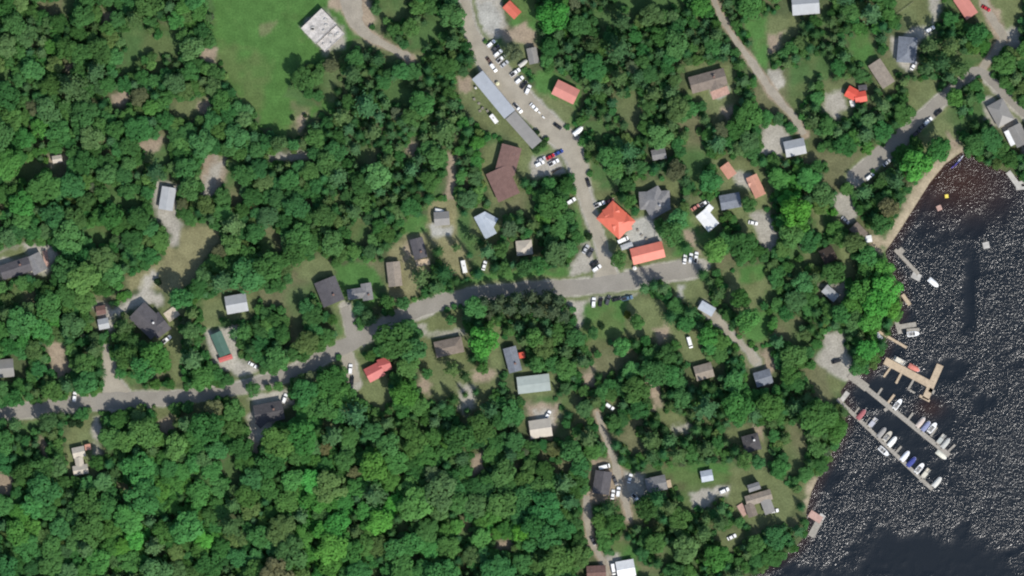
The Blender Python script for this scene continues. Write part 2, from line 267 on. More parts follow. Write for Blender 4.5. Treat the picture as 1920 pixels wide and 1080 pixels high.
 ('olive', [(128, 790), (184, 772), (190, 830), (184, 850), (178, 895), (128, 895), (124, 845)]), ('gravel', [(172, 780), (186, 780), (190, 850), (176, 852)]), ('dirt', [(-10, 885), (22, 890), (24, 920), (-10, 935)]), ('dirt', [(76, 820), (92, 836), (90, 856), (78, 850)]),
 ('dirt', [(296, 782), (322, 775), (324, 806), (300, 810)]), ('olive', [(290, 764), (320, 762), (320, 780), (294, 790)]), ('olive', [(232, 735), (300, 728), (340, 735), (300, 745), (236, 748)]),
 ('dirt', [(470, 828), (490, 830), (484, 850), (468, 848)]), ('dirt', [(90, 290), (124, 288), (126, 306), (96, 314)]), ('dirt', [(116, 118), (140, 116), (134, 142), (118, 138)]), ('dirt', [(206, 176), (244, 172), (240, 198), (212, 204)]), ('dirt', [(262, 268), (300, 262), (302, 286), (270, 288)]), ('olive', [(320, 190), (392, 180), (388, 214), (330, 222)]), ('dirt', [(372, 190), (390, 192), (388, 212), (370, 208)]), ('dirt', [(378, 92), (404, 92), (402, 118), (382, 116)]), ('dirt', [(192, 22), (210, 26), (204, 44), (190, 40)]),
 ('olive', [(1500, 905), (1530, 895), (1518, 940), (1500, 930)]), ('sand', [(1518, 900), (1542, 888), (1524, 930), (1514, 960), (1506, 940)]),
]
PAL = {'meadow': (0.068, 0.150, 0.038), 'lawn': (0.068, 0.155, 0.042), 'olive': (0.132, 0.158, 0.07), 'dirt': (0.29, 0.235, 0.17), 'gravel': (0.335, 0.315, 0.265), 'dry': (0.20, 0.19, 0.10), 'conc': (0.36, 0.355, 0.315), 'sand': (0.345, 0.29, 0.2), 'forest': (0.075, 0.098, 0.045), 'bed': (0.10, 0.062, 0.035)}

# ------------------------------------------------------------------ buildings: plan data (used for the tree mask as well)
# (name, category, label, short, wall, [(x1, y1, x2, y2, width, eave, kind, roof)], chimney)
B = [
 ('concrete_roofed_building', 'building', 'pale mottled flat-roofed building in the corner of the meadow', 'the pale flat-roofed meadow building', 'grey', [(584, 35, 612, 64, 54, 3.6, 'flat', 'weathered'), (613, 65, 628, 81, 50, 2.8, 'flat', 'weathered')], 0),
 ('small_barn', 'barn', 'small orange-red metal barn at the top edge beside the gravel yard', 'the small orange-red barn', 'red', [(949, 8, 971, 30, 20, 3.2, 'gable', 'orange_red')], 0),
 ('long_workshop', 'workshop', 'very long low workshop, steel-blue at one end and grey-tan at the other', 'the long workshop', 'grey', [(895, 141, 956, 215, 26, 4.4, 'low', 'steelblue'), (957, 216, 1007, 272, 24, 4.1, 'low', 'greytan')], 0),
 ('small_house', 'house', 'small grey house at the back of the gravel parking yard', 'the small grey yard house', 'grey', [(996, 90, 1002, 120, 19, 3.0, 'gable', 'greytan')], 0),
 ('barn', 'barn', 'pink-red metal barn on its own lawn east of the gravel road', 'the pink barn on the lawn', 'red', [(1040, 163, 1081, 183, 30, 4.2, 'gable', 'pink')], 0),
 ('lodge', 'house', 'brown-red roofed lodge of two angled wings', 'the brown-red lodge', 'brown', [(960, 274, 946, 326, 38, 3.8, 'low', 'brownred'), (931, 318, 955, 371, 44, 4.1, 'low', 'brownred')], 0),
 ('house', 'house', 'ice-grey metal roofed house with an angled corner wing', 'the ice-grey metal house', 'white', [(899, 402, 921, 443, 24, 3.2, 'gable', 'icegrey'), (906, 405, 930, 418, 18, 2.9, 'gable', 'icegrey')], 0),
 ('cottage', 'cottage', 'square cream-roofed cottage among trees north of the road', 'the square cream cottage', 'cream', [(968, 466, 998, 463, 28, 2.9, 'hip', 'beige')], 0),
 ('shed', 'shed', 'grey-brown shed behind a concrete apron beside the north driveway', 'the grey-brown driveway shed', 'tan', [(814, 411, 843, 409, 26, 2.8, 'gable', 'greytan')], 0),
 ('house', 'house', 'narrow slate-roofed house with a tan deck at its foot', 'the narrow slate house', 'white', [(780, 447, 790, 485, 25, 3.6, 'gable', 'slate')], 1),
 ('garage', 'garage', 'long brown-grey garage set back from the road bend', 'the long brown garage', 'brown', [(737, 491, 742, 537, 26, 3.0, 'gable', 'tan')], 0),
 ('house', 'house', 'dark slate-roofed house left of its asphalt driveway', 'the slate house by the driveway', 'white', [(609, 524, 627, 569, 42, 3.8, 'gable', 'slate')], 1),
 ('house', 'house', 'grey L-shaped house half hidden by a spreading grey-green tree', 'the half-hidden grey house', 'grey', [(686, 531, 691, 563, 20, 3.2, 'gable', 'midgrey'), (652, 553, 686, 548, 20, 3.0, 'gable', 'midgrey')], 1),
 ('house', 'house', 'pale grey roofed house above the green shed', 'the pale house above the green shed', 'white', [(424, 573, 464, 566, 34, 3.3, 'gable', 'palegrey')], 0),
 ('shed', 'shed', 'green metal roofed shed with a red porch roof at its lower end', 'the green-roofed shed', 'green', [(405, 624, 423, 666, 22, 3.2, 'gable', 'green'), (411, 676, 436, 668, 9, 2.5, 'low', 'rose')], 0),
 ('house', 'house', 'big charcoal-roofed house with a white chimney and a deck', 'the big charcoal house', 'white', [(257, 581, 299, 622, 42, 4.4, 'gable', 'slate'), (284, 620, 310, 600, 40, 4.0, 'gable', 'slate')], 2),
 ('shed', 'shed', 'tiny brick-red shed west of the big charcoal house', 'the tiny brick-red shed', 'red', [(181, 583, 199, 580, 17, 2.4, 'gable', 'brownred')], 0),
 ('shed', 'shed', 'square pale shed just south of a tiny brick-red shed', 'the square pale shed', 'white', [(185, 609, 205, 605, 20, 2.5, 'gable', 'palegrey')], 0),
 ('house', 'house', 'dark house with a grey cross wing at the left edge', 'the dark left-edge house', 'white', [(3, 512, 58, 494, 28, 3.6, 'gable', 'slate'), (62, 478, 78, 510, 28, 3.3, 'gable', 'midgrey')], 1),
 ('house', 'house', 'tan-grey roofed house cut by the left edge above the road', 'the tan-grey left-edge house', 'white', [(-8, 692, 27, 689, 34, 3.2, 'gable', 'greytan')], 0),
 ('house', 'house', 'beige H-shaped house below the road at lower left', 'the beige H-shaped house', 'cream', [(137, 850, 160, 845, 20, 3.0, 'gable', 'beige'), (148, 857, 151, 874, 16, 2.8, 'gable', 'beige'), (138, 883, 166, 878, 18, 3.0, 'gable', 'beige'), (160, 839, 171, 837, 11, 2.6, 'low', 'salmon')], 0),
 ('house', 'house', 'charcoal-roofed house directly below the road west of the bend', 'the charcoal house below the road', 'white', [(478, 778, 532, 768, 36, 3.7, 'gable', 'charcoal'), (486, 786, 496, 797, 20, 3.2, 'gable', 'charcoal')], 1),
 ('cabin', 'cabin', 'rose-red metal roofed cabin beside a driveway with two cars', 'the rose-red cabin', 'red', [(688, 705, 717, 690, 28, 3.1, 'gable', 'rose'), (710, 687, 732, 680, 25, 2.9, 'gable', 'rose')], 0),
 ('house', 'house', 'brown hip-roofed house behind the roadside lawn', 'the brown hip-roofed house', 'tan', [(816, 656, 868, 645, 30, 3.2, 'hip', 'brown')], 0),
 ('house', 'house', 'blue-grey roofed house next to a small red shelter', 'the blue-grey house', 'grey', [(955, 651, 967, 697, 25, 3.4, 'gable', 'bluegrey')], 1),
 ('house', 'house', 'pale green roofed house lying crosswise below a blue-grey house', 'the pale green house', 'green', [(970, 723, 1031, 716, 32, 3.1, 'low', 'palegreen')], 0),
 ('garage', 'garage', 'white-roofed garage at the end of a dirt yard', 'the white garage', 'white', [(993, 806, 1034, 800, 34, 3.0, 'gable', 'beige')], 0),
 ('house', 'house', 'dark-roofed house with a white van north of it by the south lane', 'the dark south-lane house', 'brown', [(1132, 883, 1126, 926, 32, 3.6, 'gable', 'slate')], 0),
 ('house', 'house', 'grey-roofed house east of the south lane with a deck', 'the grey south-lane house', 'grey', [(1211, 911, 1249, 903, 28, 3.2, 'gable', 'midgrey')], 0),
 ('shed', 'shed', 'little light blue shed standing alone on grass', 'the little light blue shed', 'blue', [(1314, 894, 1336, 890, 21, 2.6, 'gable', 'icegrey')], 0),
 ('house', 'house', 'sprawling tan-grey house with decks and a tall black-shadowed end', 'the sprawling tan house', 'tan', [(1398, 940, 1446, 926, 20, 3.2, 'gable', 'tan'), (1402, 916, 1424, 909, 14, 5.6, 'gable', 'midgrey'), (1404, 944, 1412, 968, 18, 3.0, 'gable', 'brown'), (1432, 930, 1444, 962, 20, 3.0, 'low', 'greytan')], 0),
 ('house', 'house', 'charcoal hip-roofed house with sand beside it', 'the charcoal house on sand', 'brown', [(1393, 834, 1424, 826, 32, 3.8, 'hip', 'charcoal')], 2),
 ('shed', 'shed', 'white and grey shed at the bottom edge by the lower lane', 'the bottom-edge white shed', 'white', [(1156, 1069, 1190, 1063, 32, 2.9, 'gable', 'white')], 0),
 ('house', 'house', 'brown roof cut by the bottom edge left of a lane', 'the brown bottom-edge house', 'brown', [(1100, 1074, 1136, 1072, 26, 3.0, 'gable', 'brownred')], 0),
 ('house', 'house', 'blue-grey gabled house in the trees by the boat-launch path', 'the blue-grey house by the path', 'blue', [(1415, 713, 1446, 704, 28, 3.4, 'gable', 'bluegrey')], 0),
 ('house', 'house', 'brown-grey house deep among trees below the lawn', 'the brown-grey house below the lawn', 'brown', [(1303, 701, 1336, 692, 28, 3.2, 'gable', 'tan')], 0),
 ('carport', 'carport', 'pale blue arched canopy roof at the top of a sandy lane', 'the pale blue canopy', 'blue', [(1312, 571, 1338, 586, 18, 2.8, 'low', 'icegrey')], 0),
 ('house', 'house', 'big bright red hipped house on the corner of gravel road', 'the big red hipped house', 'cream', [(1133, 393, 1176, 432, 46, 4.6, 'hip', 'red_hip'), (1148, 425, 1180, 414, 34, 4.3, 'gable', 'red_hip'), (1134, 406, 1160, 394, 26, 4.4, 'gable', 'red_hip')], 0),
 ('barn', 'barn', 'long salmon-red metal barn facing the road junction', 'the long red barn', 'red', [(1184, 482, 1244, 467, 31, 4.0, 'gable', 'red_barn')], 0),
 ('shed', 'shed', 'narrow pale lean-to shed between a van and the long red barn', 'the pale lean-to', 'white', [(1164, 465, 1186, 458, 10, 2.5, 'low', 'palegrey')], 0),
 ('hall', 'hall', 'broad grey-roofed hall of crossing ridges behind the red house', 'the broad grey hall', 'grey', [(1215, 358, 1240, 402, 42, 4.3, 'hip', 'midgrey'), (1198, 377, 1256, 374, 34, 4.0, 'hip', 'midgrey')], 3),
 ('house', 'house', 'bright white roofed house with a truck parked at its corner', 'the bright white house', 'white', [(1314, 398, 1338, 427, 26, 3.1, 'gable', 'white'), (1324, 388, 1333, 396, 16, 2.7, 'low', 'white')], 0),
 ('cabin', 'cabin', 'small salmon-roofed cabin, the upper left one of two', 'the small salmon cabin', 'cream', [(1357, 309, 1373, 331, 20, 2.9, 'gable', 'salmon')], 0),
 ('cabin', 'cabin', 'larger salmon-roofed cabin with an offset end wing', 'the larger salmon cabin', 'cream', [(1408, 330, 1426, 368, 22, 3.1, 'gable', 'salmon'), (1402, 345, 1418, 338, 16, 2.8, 'gable', 'salmon')], 0),
 ('house', 'house', 'dull blue-grey roofed house west of the larger salmon cabin', 'the dull blue-grey house', 'grey', [(1350, 381, 1388, 374, 28, 3.2, 'gable', 'bluegrey')], 0),
 ('cabin', 'cabin', 'little dark grey cabin alone in the central woods', 'the little dark woods cabin', 'brown', [(1222, 292, 1248, 287, 20, 2.9, 'gable', 'midgrey')], 0),
 ('house', 'house', 'large brown-tan house with a pinkish patio in the upper right woods', 'the large brown patio house', 'tan', [(1294, 161, 1360, 143, 32, 3.8, 'gable', 'brown'), (1336, 140, 1346, 166, 30, 3.5, 'gable', 'brown')], 1),
 ('house', 'house', 'white-grey roofed house cut by the top edge', 'the white top-edge house', 'white', [(1484, 10, 1535, 6, 40, 3.4, 'gable', 'palegrey')], 0),
 ('house', 'house', 'long tan-roofed house between trees and a blue-grey house', 'the long tan house', 'tan', [(1638, 117, 1666, 160, 27, 3.4, 'gable', 'tan')], 0),
 ('house', 'house', 'blue-grey roofed house with white cars at both ends', 'the blue-grey house with cars', 'grey', [(1702, 70, 1698, 118, 36, 3.5, 'hip', 'bluegrey')], 0),
 ('house', 'house', 'small vivid red house beside a sandy clearing', 'the vivid red house', 'red', [(1587, 170, 1605, 180, 22, 3.0, 'gable', 'bright_red'), (1602, 184, 1624, 180, 20, 3.2, 'gable', 'bright_red')], 0),
 ('shed', 'shed', 'dark shed touching the vivid red house', 'the dark shed', 'grey', [(1609, 166, 1625, 164, 11, 2.4, 'low', 'slate')], 0),
 ('house', 'house', 'light grey roofed house at the end of the forest lane', 'the light grey lane-end house', 'white', [(1471, 281, 1509, 273, 30, 3.2, 'gable', 'palegrey')], 0),
 ('building', 'building', 'pink-red roofed building at the top right corner', 'the pink top-right building', 'red', [(1797, -6, 1822, 31, 26, 3.6, 'gable', 'pink')], 0),
 ('house', 'house', 'tan-grey house of two offset wings near the right edge', 'the tan right-edge house', 'tan', [(1864, 192, 1886, 232, 34, 3.4, 'hip', 'greytan'), (1900, 236, 1918, 272, 26, 3.2, 'gable', 'greytan')], 0),
 ('boathouse', 'boathouse', 'white-roofed boxy boathouse near the right edge', 'the white boathouse', 'white', [(1889, 244, 1902, 271, 17, 2.9, 'low', 'white')], 0),
 ('boathouse', 'boathouse', 'brown gabled boathouse above the sandy cove', 'the brown boathouse', 'brown', [(1599, 423, 1620, 445, 21, 3.1, 'gable', 'brown')], 0),
 ('shed', 'shed', 'small square white shed on the sand below a brown boathouse', 'the square white shore shed', 'white', [(1622, 449, 1634, 447, 13, 2.5, 'low', 'white')], 0),
 ('cottage', 'cottage', 'dark brown cottage in deep shade above the shore', 'the dark shaded cottage', 'brown', [(1540, 484, 1564, 472, 28, 3.2, 'gable', 'darkbrown')], 0),
 ('cottage', 'cottage', 'pale grey cottage roof showing between shoreline trees', 'the pale shoreline cottage', 'grey', [(1545, 540, 1568, 560, 18, 3.0, 'gable', 'palegrey')], 0),
 ('house', 'house', 'pale grey roofed house where a driveway begins at left', 'the pale driveway house', 'grey', [(318, 351, 311, 394, 27, 3.2, 'low', 'palegrey')], 0),
 ('shed', 'shed', 'tiny white-fronted shed alone in the upper left woods', 'the tiny woods shed', 'white', [(99, 300, 117, 297, 14, 2.5, 'gable', 'beige')], 0),
]
footp = []      # oriented footprints for masks
for b in B:
    for w in b[5]: footp.append((w[0], w[1], w[2], w[3], w[4]))

# ------------------------------------------------------------------ ground sheet
def axis(lo, hi, step, far):
    mid = np.arange(lo, hi + step * .5, step)
    out = []; d = step
    p = hi
    while p < far: d *= 1.35; p += d; out.append(p)
    left = []; d = step; p = lo
    while p > -far: d *= 1.35; p -= d; left.append(p)
    return np.concatenate([np.array(left[::-1]), mid, np.array(out)])
gx = axis(-285, 285, 0.85, 6000.0); gy = axis(-170, 170, 0.85, 6000.0)
GX, GY = np.meshgrid(gx, gy)
PX = GX / S + 960; PY = 540 - GY / S
jx = (fbm(PX, PY, 26, 40) - .5); wob = jx * 16 + (vnoise(PX, PY, 7, 90) - .5) * 5
shore_sd = poly_sd(PX, PY, SHORE) * S            # metres, negative in the lake
Z = np.where(shore_sd > 2.2, 0.0, np.where(shore_sd > 0, -0.3 * (2.2 - shore_sd) / 2.2, np.maximum(-0.3 + 0.2 * shore_sd, -4.0)))
colr = np.empty(GX.shape + (3,)); colr[:] = PAL['forest']
def blend(sd, c, feather):
    a = np.clip(0.5 - sd / feather, 0, 1)[..., None]; a = a * a * (3 - 2 * a)
    colr[:] = colr * (1 - a) + np.array(c) * a
def patch(P, c, feather, wamp=1.0):
    xs = [p[0] for p in P]; ys = [p[1] for p in P]
    ix = np.where((gx / S + 960 > min(xs) - 30) & (gx / S + 960 < max(xs) + 30))[0]; iy = np.where((540 - gy / S > min(ys) - 30) & (540 - gy / S < max(ys) + 30))[0]
    if len(ix) == 0 or len(iy) == 0: return
    sl = (slice(iy[0], iy[-1] + 1), slice(ix[0], ix[-1] + 1))
    sd = poly_sd(PX[sl], PY[sl], P) + wob[sl] * wamp * 1.2
    a = np.clip(0.5 - sd / feather, 0, 1)[..., None]; a = a * a * (3 - 2 * a)
    colr[sl] = colr[sl] * (1 - a) + np.array(c) * a
def glade(X, Y):               # small natural openings between the crowns, more of them near the houses
    w = 0.18 + 0.075 * np.exp(-(((X - 1380) / 330) ** 2 + ((Y - 420) / 420) ** 2)) + 0.06 * np.exp(-(((X - 850) / 300) ** 2 + ((Y - 480) / 250) ** 2)) + 0.04 * np.exp(-(((X - 150) / 300) ** 2 + ((Y - 150) / 200) ** 2)) - 0.05 * np.exp(-(((X - 500) / 450) ** 2 + ((Y - 980) / 170) ** 2))
    return (fbm(X, Y, 62, 333) - 0.5 + 0.352 - w) * 170
gl_sd = glade(PX, PY); gmix = np.clip((vnoise(PX, PY, 80, 52) - .35) * 4, 0, 1)[..., None]
ga = np.clip(0.5 - gl_sd / 14, 0, 1)[..., None]; colr[:] = colr * (1 - ga) + (np.array([0.066, 0.125, 0.042]) * gmix + np.array([0.13, 0.135, 0.07]) * (1 - gmix)) * ga
for kind, P in COVER:
    P = [(float(x), float(y)) for x, y in P]
    c = np.array(PAL[kind]) * (0.92 + 0.16 * R.random())
    patch(P, c, 12.0, 2.0 if kind == 'meadow' else 1.0)
# grass verge and worn shoulders along the roads
for nm, (mk, P) in ROADS.items():
    if mk in ('asphalt', 'gravel'):
        blend(line_sd(PX, PY, P) - 9 + wob * .9, PAL['olive'], 8)
    blend(line_sd(PX, PY, P) - 3 + wob * .5, PAL['dirt'] if mk == 'dirt' else PAL['gravel'], 5)
# worn dry patches inside the grass
dry = np.clip((fbm(PX, PY, 60, 5) - 0.52) * 5, 0, 1)[..., None] * 0.45
grassy = (colr[..., 1] > colr[..., 0] * 1.15)[..., None]
colr[:] = np.where(grassy, colr * (1 - dry) + np.array([0.12, 0.13, 0.055]) * dry, colr)
bed = np.clip(-shore_sd / 1.2 + .3, 0, 1)[..., None]; colr[:] = colr * (1 - bed) + np.array(PAL['bed']) * bed
ny, nx = GX.shape
verts = np.stack([GX, GY, Z], -1).reshape(-1, 3)
idx = np.arange(ny * nx).reshape(ny, nx)
faces = np.stack([idx[:-1, :-1], idx[:-1, 1:], idx[1:, 1:], idx[1:, :-1]], -1).reshape(-1, 4)
def grid_mesh(name, verts, faces):
    me = bpy.data.meshes.new(name); me.vertices.add(len(verts)); me.vertices.foreach_set('co', verts.astype(np.float32).ravel())
    me.loops.add(faces.size); me.loops.foreach_set('vertex_index', faces.astype(np.int32).ravel())
    me.polygons.add(len(faces)); me.polygons.foreach_set('loop_start', np.arange(0, faces.size, 4, dtype=np.int32))
    me.update(); me.validate(); return me
gme = grid_mesh('ground', verts, faces)
at = gme.attributes.new('cover', 'FLOAT_COLOR', 'POINT')
at.data.foreach_set('color', np.concatenate([colr.reshape(-1, 3), np.ones((ny * nx, 1))], 1).astype(np.float32).ravel())
M_ground = mat('ground_cover', None, 0.95, 0.18, 0.18, attr='cover', atype='GEOMETRY', spec=0.1, var2=0.22, scale2=1.1, bump=0.0)
ground = link('ground', gme, M_ground); ground['kind'] = 'structure'; ground['label'] = 'ground of grass, dirt, gravel and forest floor'
smooth(ground)

# ------------------------------------------------------------------ roads
ROADC = {'asphalt': mat('old_asphalt', (0.25, 0.232, 0.196), 0.9, 0.10, 0.12, var2=0.12, scale2=1.5, spec=0.2), 'gravel': mat('packed_gravel', (0.315, 0.285, 0.226), 0.95, 0.15, 0.15, var2=0.15, scale2=2, spec=0.1), 'dirt': mat('packed_dirt', (0.30, 0.27, 0.215), 0.95, 0.16, 0.2, var2=0.2, scale2=2, spec=0.1)}
def ribbon(name, key, P, z):
    pts = np.array([[wx(x), wy(y), w * S] for x, y, w in P]); out = []
    for i in range(len(pts) - 1):            # Catmull-Rom
        p0 = pts[max(i - 1, 0)]; p1 = pts[i]; p2 = pts[i + 1]; p3 = pts[min(i + 2, len(pts) - 1)]
        k = max(2, int(np.hypot(*(p2 - p1)[:2]) / 1.5))
        for t in np.linspace(0, 1, k, endpoint=False):
            out.append(0.5 * (2 * p1 + (p2 - p0) * t + (2 * p0 - 5 * p1 + 4 * p2 - p3) * t * t + (3 * p1 - p0 - 3 * p2 + p3) * t ** 3))
    out.append(pts[-1]); out = np.array(out)
    d = np.gradient(out[:, :2], axis=0); d /= np.linalg.norm(d, axis=1)[:, None] + 1e-9; n = np.stack([-d[:, 1], d[:, 0]], 1)
    m = MB(); k = 5
    el = (vnoise(out[:, 0], out[:, 1], 3.0, 21) - .5) * 1.1 + (vnoise(out[:, 0], out[:, 1], 1.1, 22) - .5) * .6; er = (vnoise(out[:, 0], out[:, 1], 3.0, 31) - .5) * 1.1 + (vnoise(out[:, 0], out[:, 1], 1.1, 32) - .5) * .6
    for i in range(len(out)):
        h = out[i, 2] / 2
        for j in range(k):
            s = -1 + 2 * j / (k - 1); o = s * h + (er[i] if s > .9 else -el[i] if s < -.9 else 0)
            m.v.append((out[i, 0] + n[i, 0] * o, out[i, 1] + n[i, 1] * o, z))
    for i in range(len(out) - 1):
        for j in range(k - 1):
            a = i * k + j; m.f.append((a + 1, a, a + k, a + k + 1))
    o = m.build(name, ROADC[key]); o['kind'] = 'structure'
    return o
for i, (nm, (key, P)) in enumerate(ROADS.items()):
    ribbon(nm, key, P, 0.030 - 0.002 * i if key != 'asphalt' else 0.034 + 0.002 * i)
GZ = 0.05                                        # what stands on roads or ground

# ------------------------------------------------------------------ lake
lx = np.concatenate([np.arange(wx(1290), 300, 1.0), 300 * 1.3 ** np.arange(0, 12)]); ly = np.concatenate([-170 * 1.3 ** np.arange(12, 0, -1), np.arange(-170, wy(270), 1.0)])
LX, LY = np.meshgrid(lx, ly); QX = LX / S + 960; QY = 540 - LY / S
lsd = poly_sd(QX, QY, SHORE) * S
lv = np.stack([LX, LY, np.full(LX.shape, -0.3)], -1).reshape(-1, 3); li = np.arange(LX.size).reshape(LX.shape)
lf = np.stack([li[:-1, :-1], li[:-1, 1:], li[1:, 1:], li[1:, :-1]], -1).reshape(-1, 4)
keep = (lsd.reshape(-1)[lf].min(1) < 0.5); lf = lf[keep]
used, inv = np.unique(lf, return_inverse=True); lf = inv.reshape(-1, 4); lv = lv[used]
calm = np.zeros(LX.shape)
for cx, cy, rx, ry, a in [(1640, 735, 60, 34, .8), (1690, 700, 45, 22, .55), (1662, 790, 50, 26, .7), (1725, 850, 45, 34, .45), (1770, 690, 40, 25, .6), (1840, 790, 50, 120, .45), (1818, 540, 14, 75, .8), (1830, 425, 20, 25, .6), (1750, 1040, 190, 62, .85), (1640, 1010, 60, 30, .35), (1700, 600, 22, 30, .6), (1880, 940, 60, 60, .4), (1555, 900, 22, 45, .5), (1680, 655, 30, 22, .6), (1880, 380, 40, 30, .5), (1600, 965, 60, 20, .4), (1500, 1060, 60, 24, .4)]:
    calm = np.maximum(calm, a * np.exp(-(((QX - cx) / rx) ** 2 + ((QY - cy) / ry) ** 2)))
ru0 = np.clip(1.06 - calm * 1.45 + (fbm(QX, QY, 110, 71) - .5) * 1.5 + (vnoise(QX, QY, 34, 77) - .5) * .6 + (vnoise(QX, QY, 11, 78) - .5) * .4, 0.0, 1.0); ruf = 0.05 + 0.87 * ru0 * ru0 * (3 - 2 * ru0)
shal = np.clip(1 + lsd / 6.0, 0, 1) * (0.55 + 0.6 * np.exp(-(((QX - 1800) / 75) ** 2 + ((QY - 335) / 60) ** 2)))
shal = np.maximum(shal, .9 * np.exp(-(((QX - 1800) / 90) ** 2 + ((QY - 340) / 60) ** 2)) + .6 * np.exp(-(((QX - 1742) / 26) ** 2 + ((QY - 765) / 18) ** 2)))
lme = grid_mesh('lake', lv, lf)
a1 = lme.attributes.new('ruffle', 'FLOAT', 'POINT'); a1.data.foreach_set('value', ruf.reshape(-1)[used].astype(np.float32))
a2 = lme.attributes.new('shallow', 'FLOAT', 'POINT'); a2.data.foreach_set('value', shal.reshape(-1)[used].astype(np.float32))
mw = bpy.data.materials.new('lake_water'); mw.use_nodes = True; N = mw.node_tree.nodes; L = mw.node_tree.links; pb = N['Principled BSDF']
pb.inputs['Base Color'].default_value = (0.006, 0.009, 0.012, 1); pb.inputs['Roughness'].default_value = 0.22; pb.inputs['IOR'].default_value = 1.5
tc = N.new('ShaderNodeTexCoord')
def noise(sx, sy, rot, sc_, det):
    mp = N.new('ShaderNodeMapping'); mp.inputs['Rotation'].default_value = (0, 0, rot); mp.inputs['Scale'].default_value = (sx, sy, 1); L.new(tc.outputs['Object'], mp.inputs['Vector'])
    n = N.new('ShaderNodeTexNoise'); n.inputs['Scale'].default_value = sc_; n.inputs['Detail'].default_value = det; n.inputs['Roughness'].default_value = 0.6; L.new(mp.outputs[0], n.inputs['Vector']); return n.outputs['Fac']
add = N.new('ShaderNodeMath'); add.operation = 'MULTIPLY_ADD'; L.new(noise(1, 0.85, .5, 1.12, 1.8), add.inputs[0]); add.inputs[1].default_value = 1.0; L.new(noise(1, 1, .1, 0.12, 2), add.inputs[2])
ra = N.new('ShaderNodeAttribute'); ra.attribute_name = 'ruffle'
rm = N.new('ShaderNodeMath'); rm.operation = 'MULTIPLY'; L.new(add.outputs[0], rm.inputs[0]); L.new(ra.outputs['Fac'], rm.inputs[1])
bp = N.new('ShaderNodeBump'); bp.inputs['Strength'].default_value = 1.0; bp.inputs['Distance'].default_value = 0.54; L.new(rm.outputs[0], bp.inputs['Height']); L.new(bp.outputs[0], pb.inputs['Normal'])
tr = N.new('ShaderNodeBsdfTransparent'); tr.inputs['Color'].default_value = (0.75, 0.62, 0.5, 1)
sa = N.new('ShaderNodeAttribute'); sa.attribute_name = 'shallow'; sm = N.new('ShaderNodeMath'); sm.operation = 'MULTIPLY'; sm.inputs[1].default_value = 0.35; L.new(sa.outputs['Fac'], sm.inputs[0])
bm = N.new('ShaderNodeMix'); bm.data_type = 'RGBA'; L.new(sa.outputs['Fac'], bm.inputs[0]); bm.inputs[6].default_value = (0.006, 0.009, 0.011, 1); bm.inputs[7].default_value = (0.045, 0.02, 0.012, 1); L.new(bm.outputs[2], pb.inputs['Base Color'])
mx = N.new('ShaderNodeMixShader'); L.new(sm.outputs[0], mx.inputs[0]); L.new(pb.outputs[0], mx.inputs[1]); L.new(tr.outputs[0], mx.inputs[2]); L.new(mx.outputs[0], N['Material Output'].inputs['Surface'])
lake = link('lake', lme, mw); lake['kind'] = 'structure'; smooth(lake)
WZ = -0.3

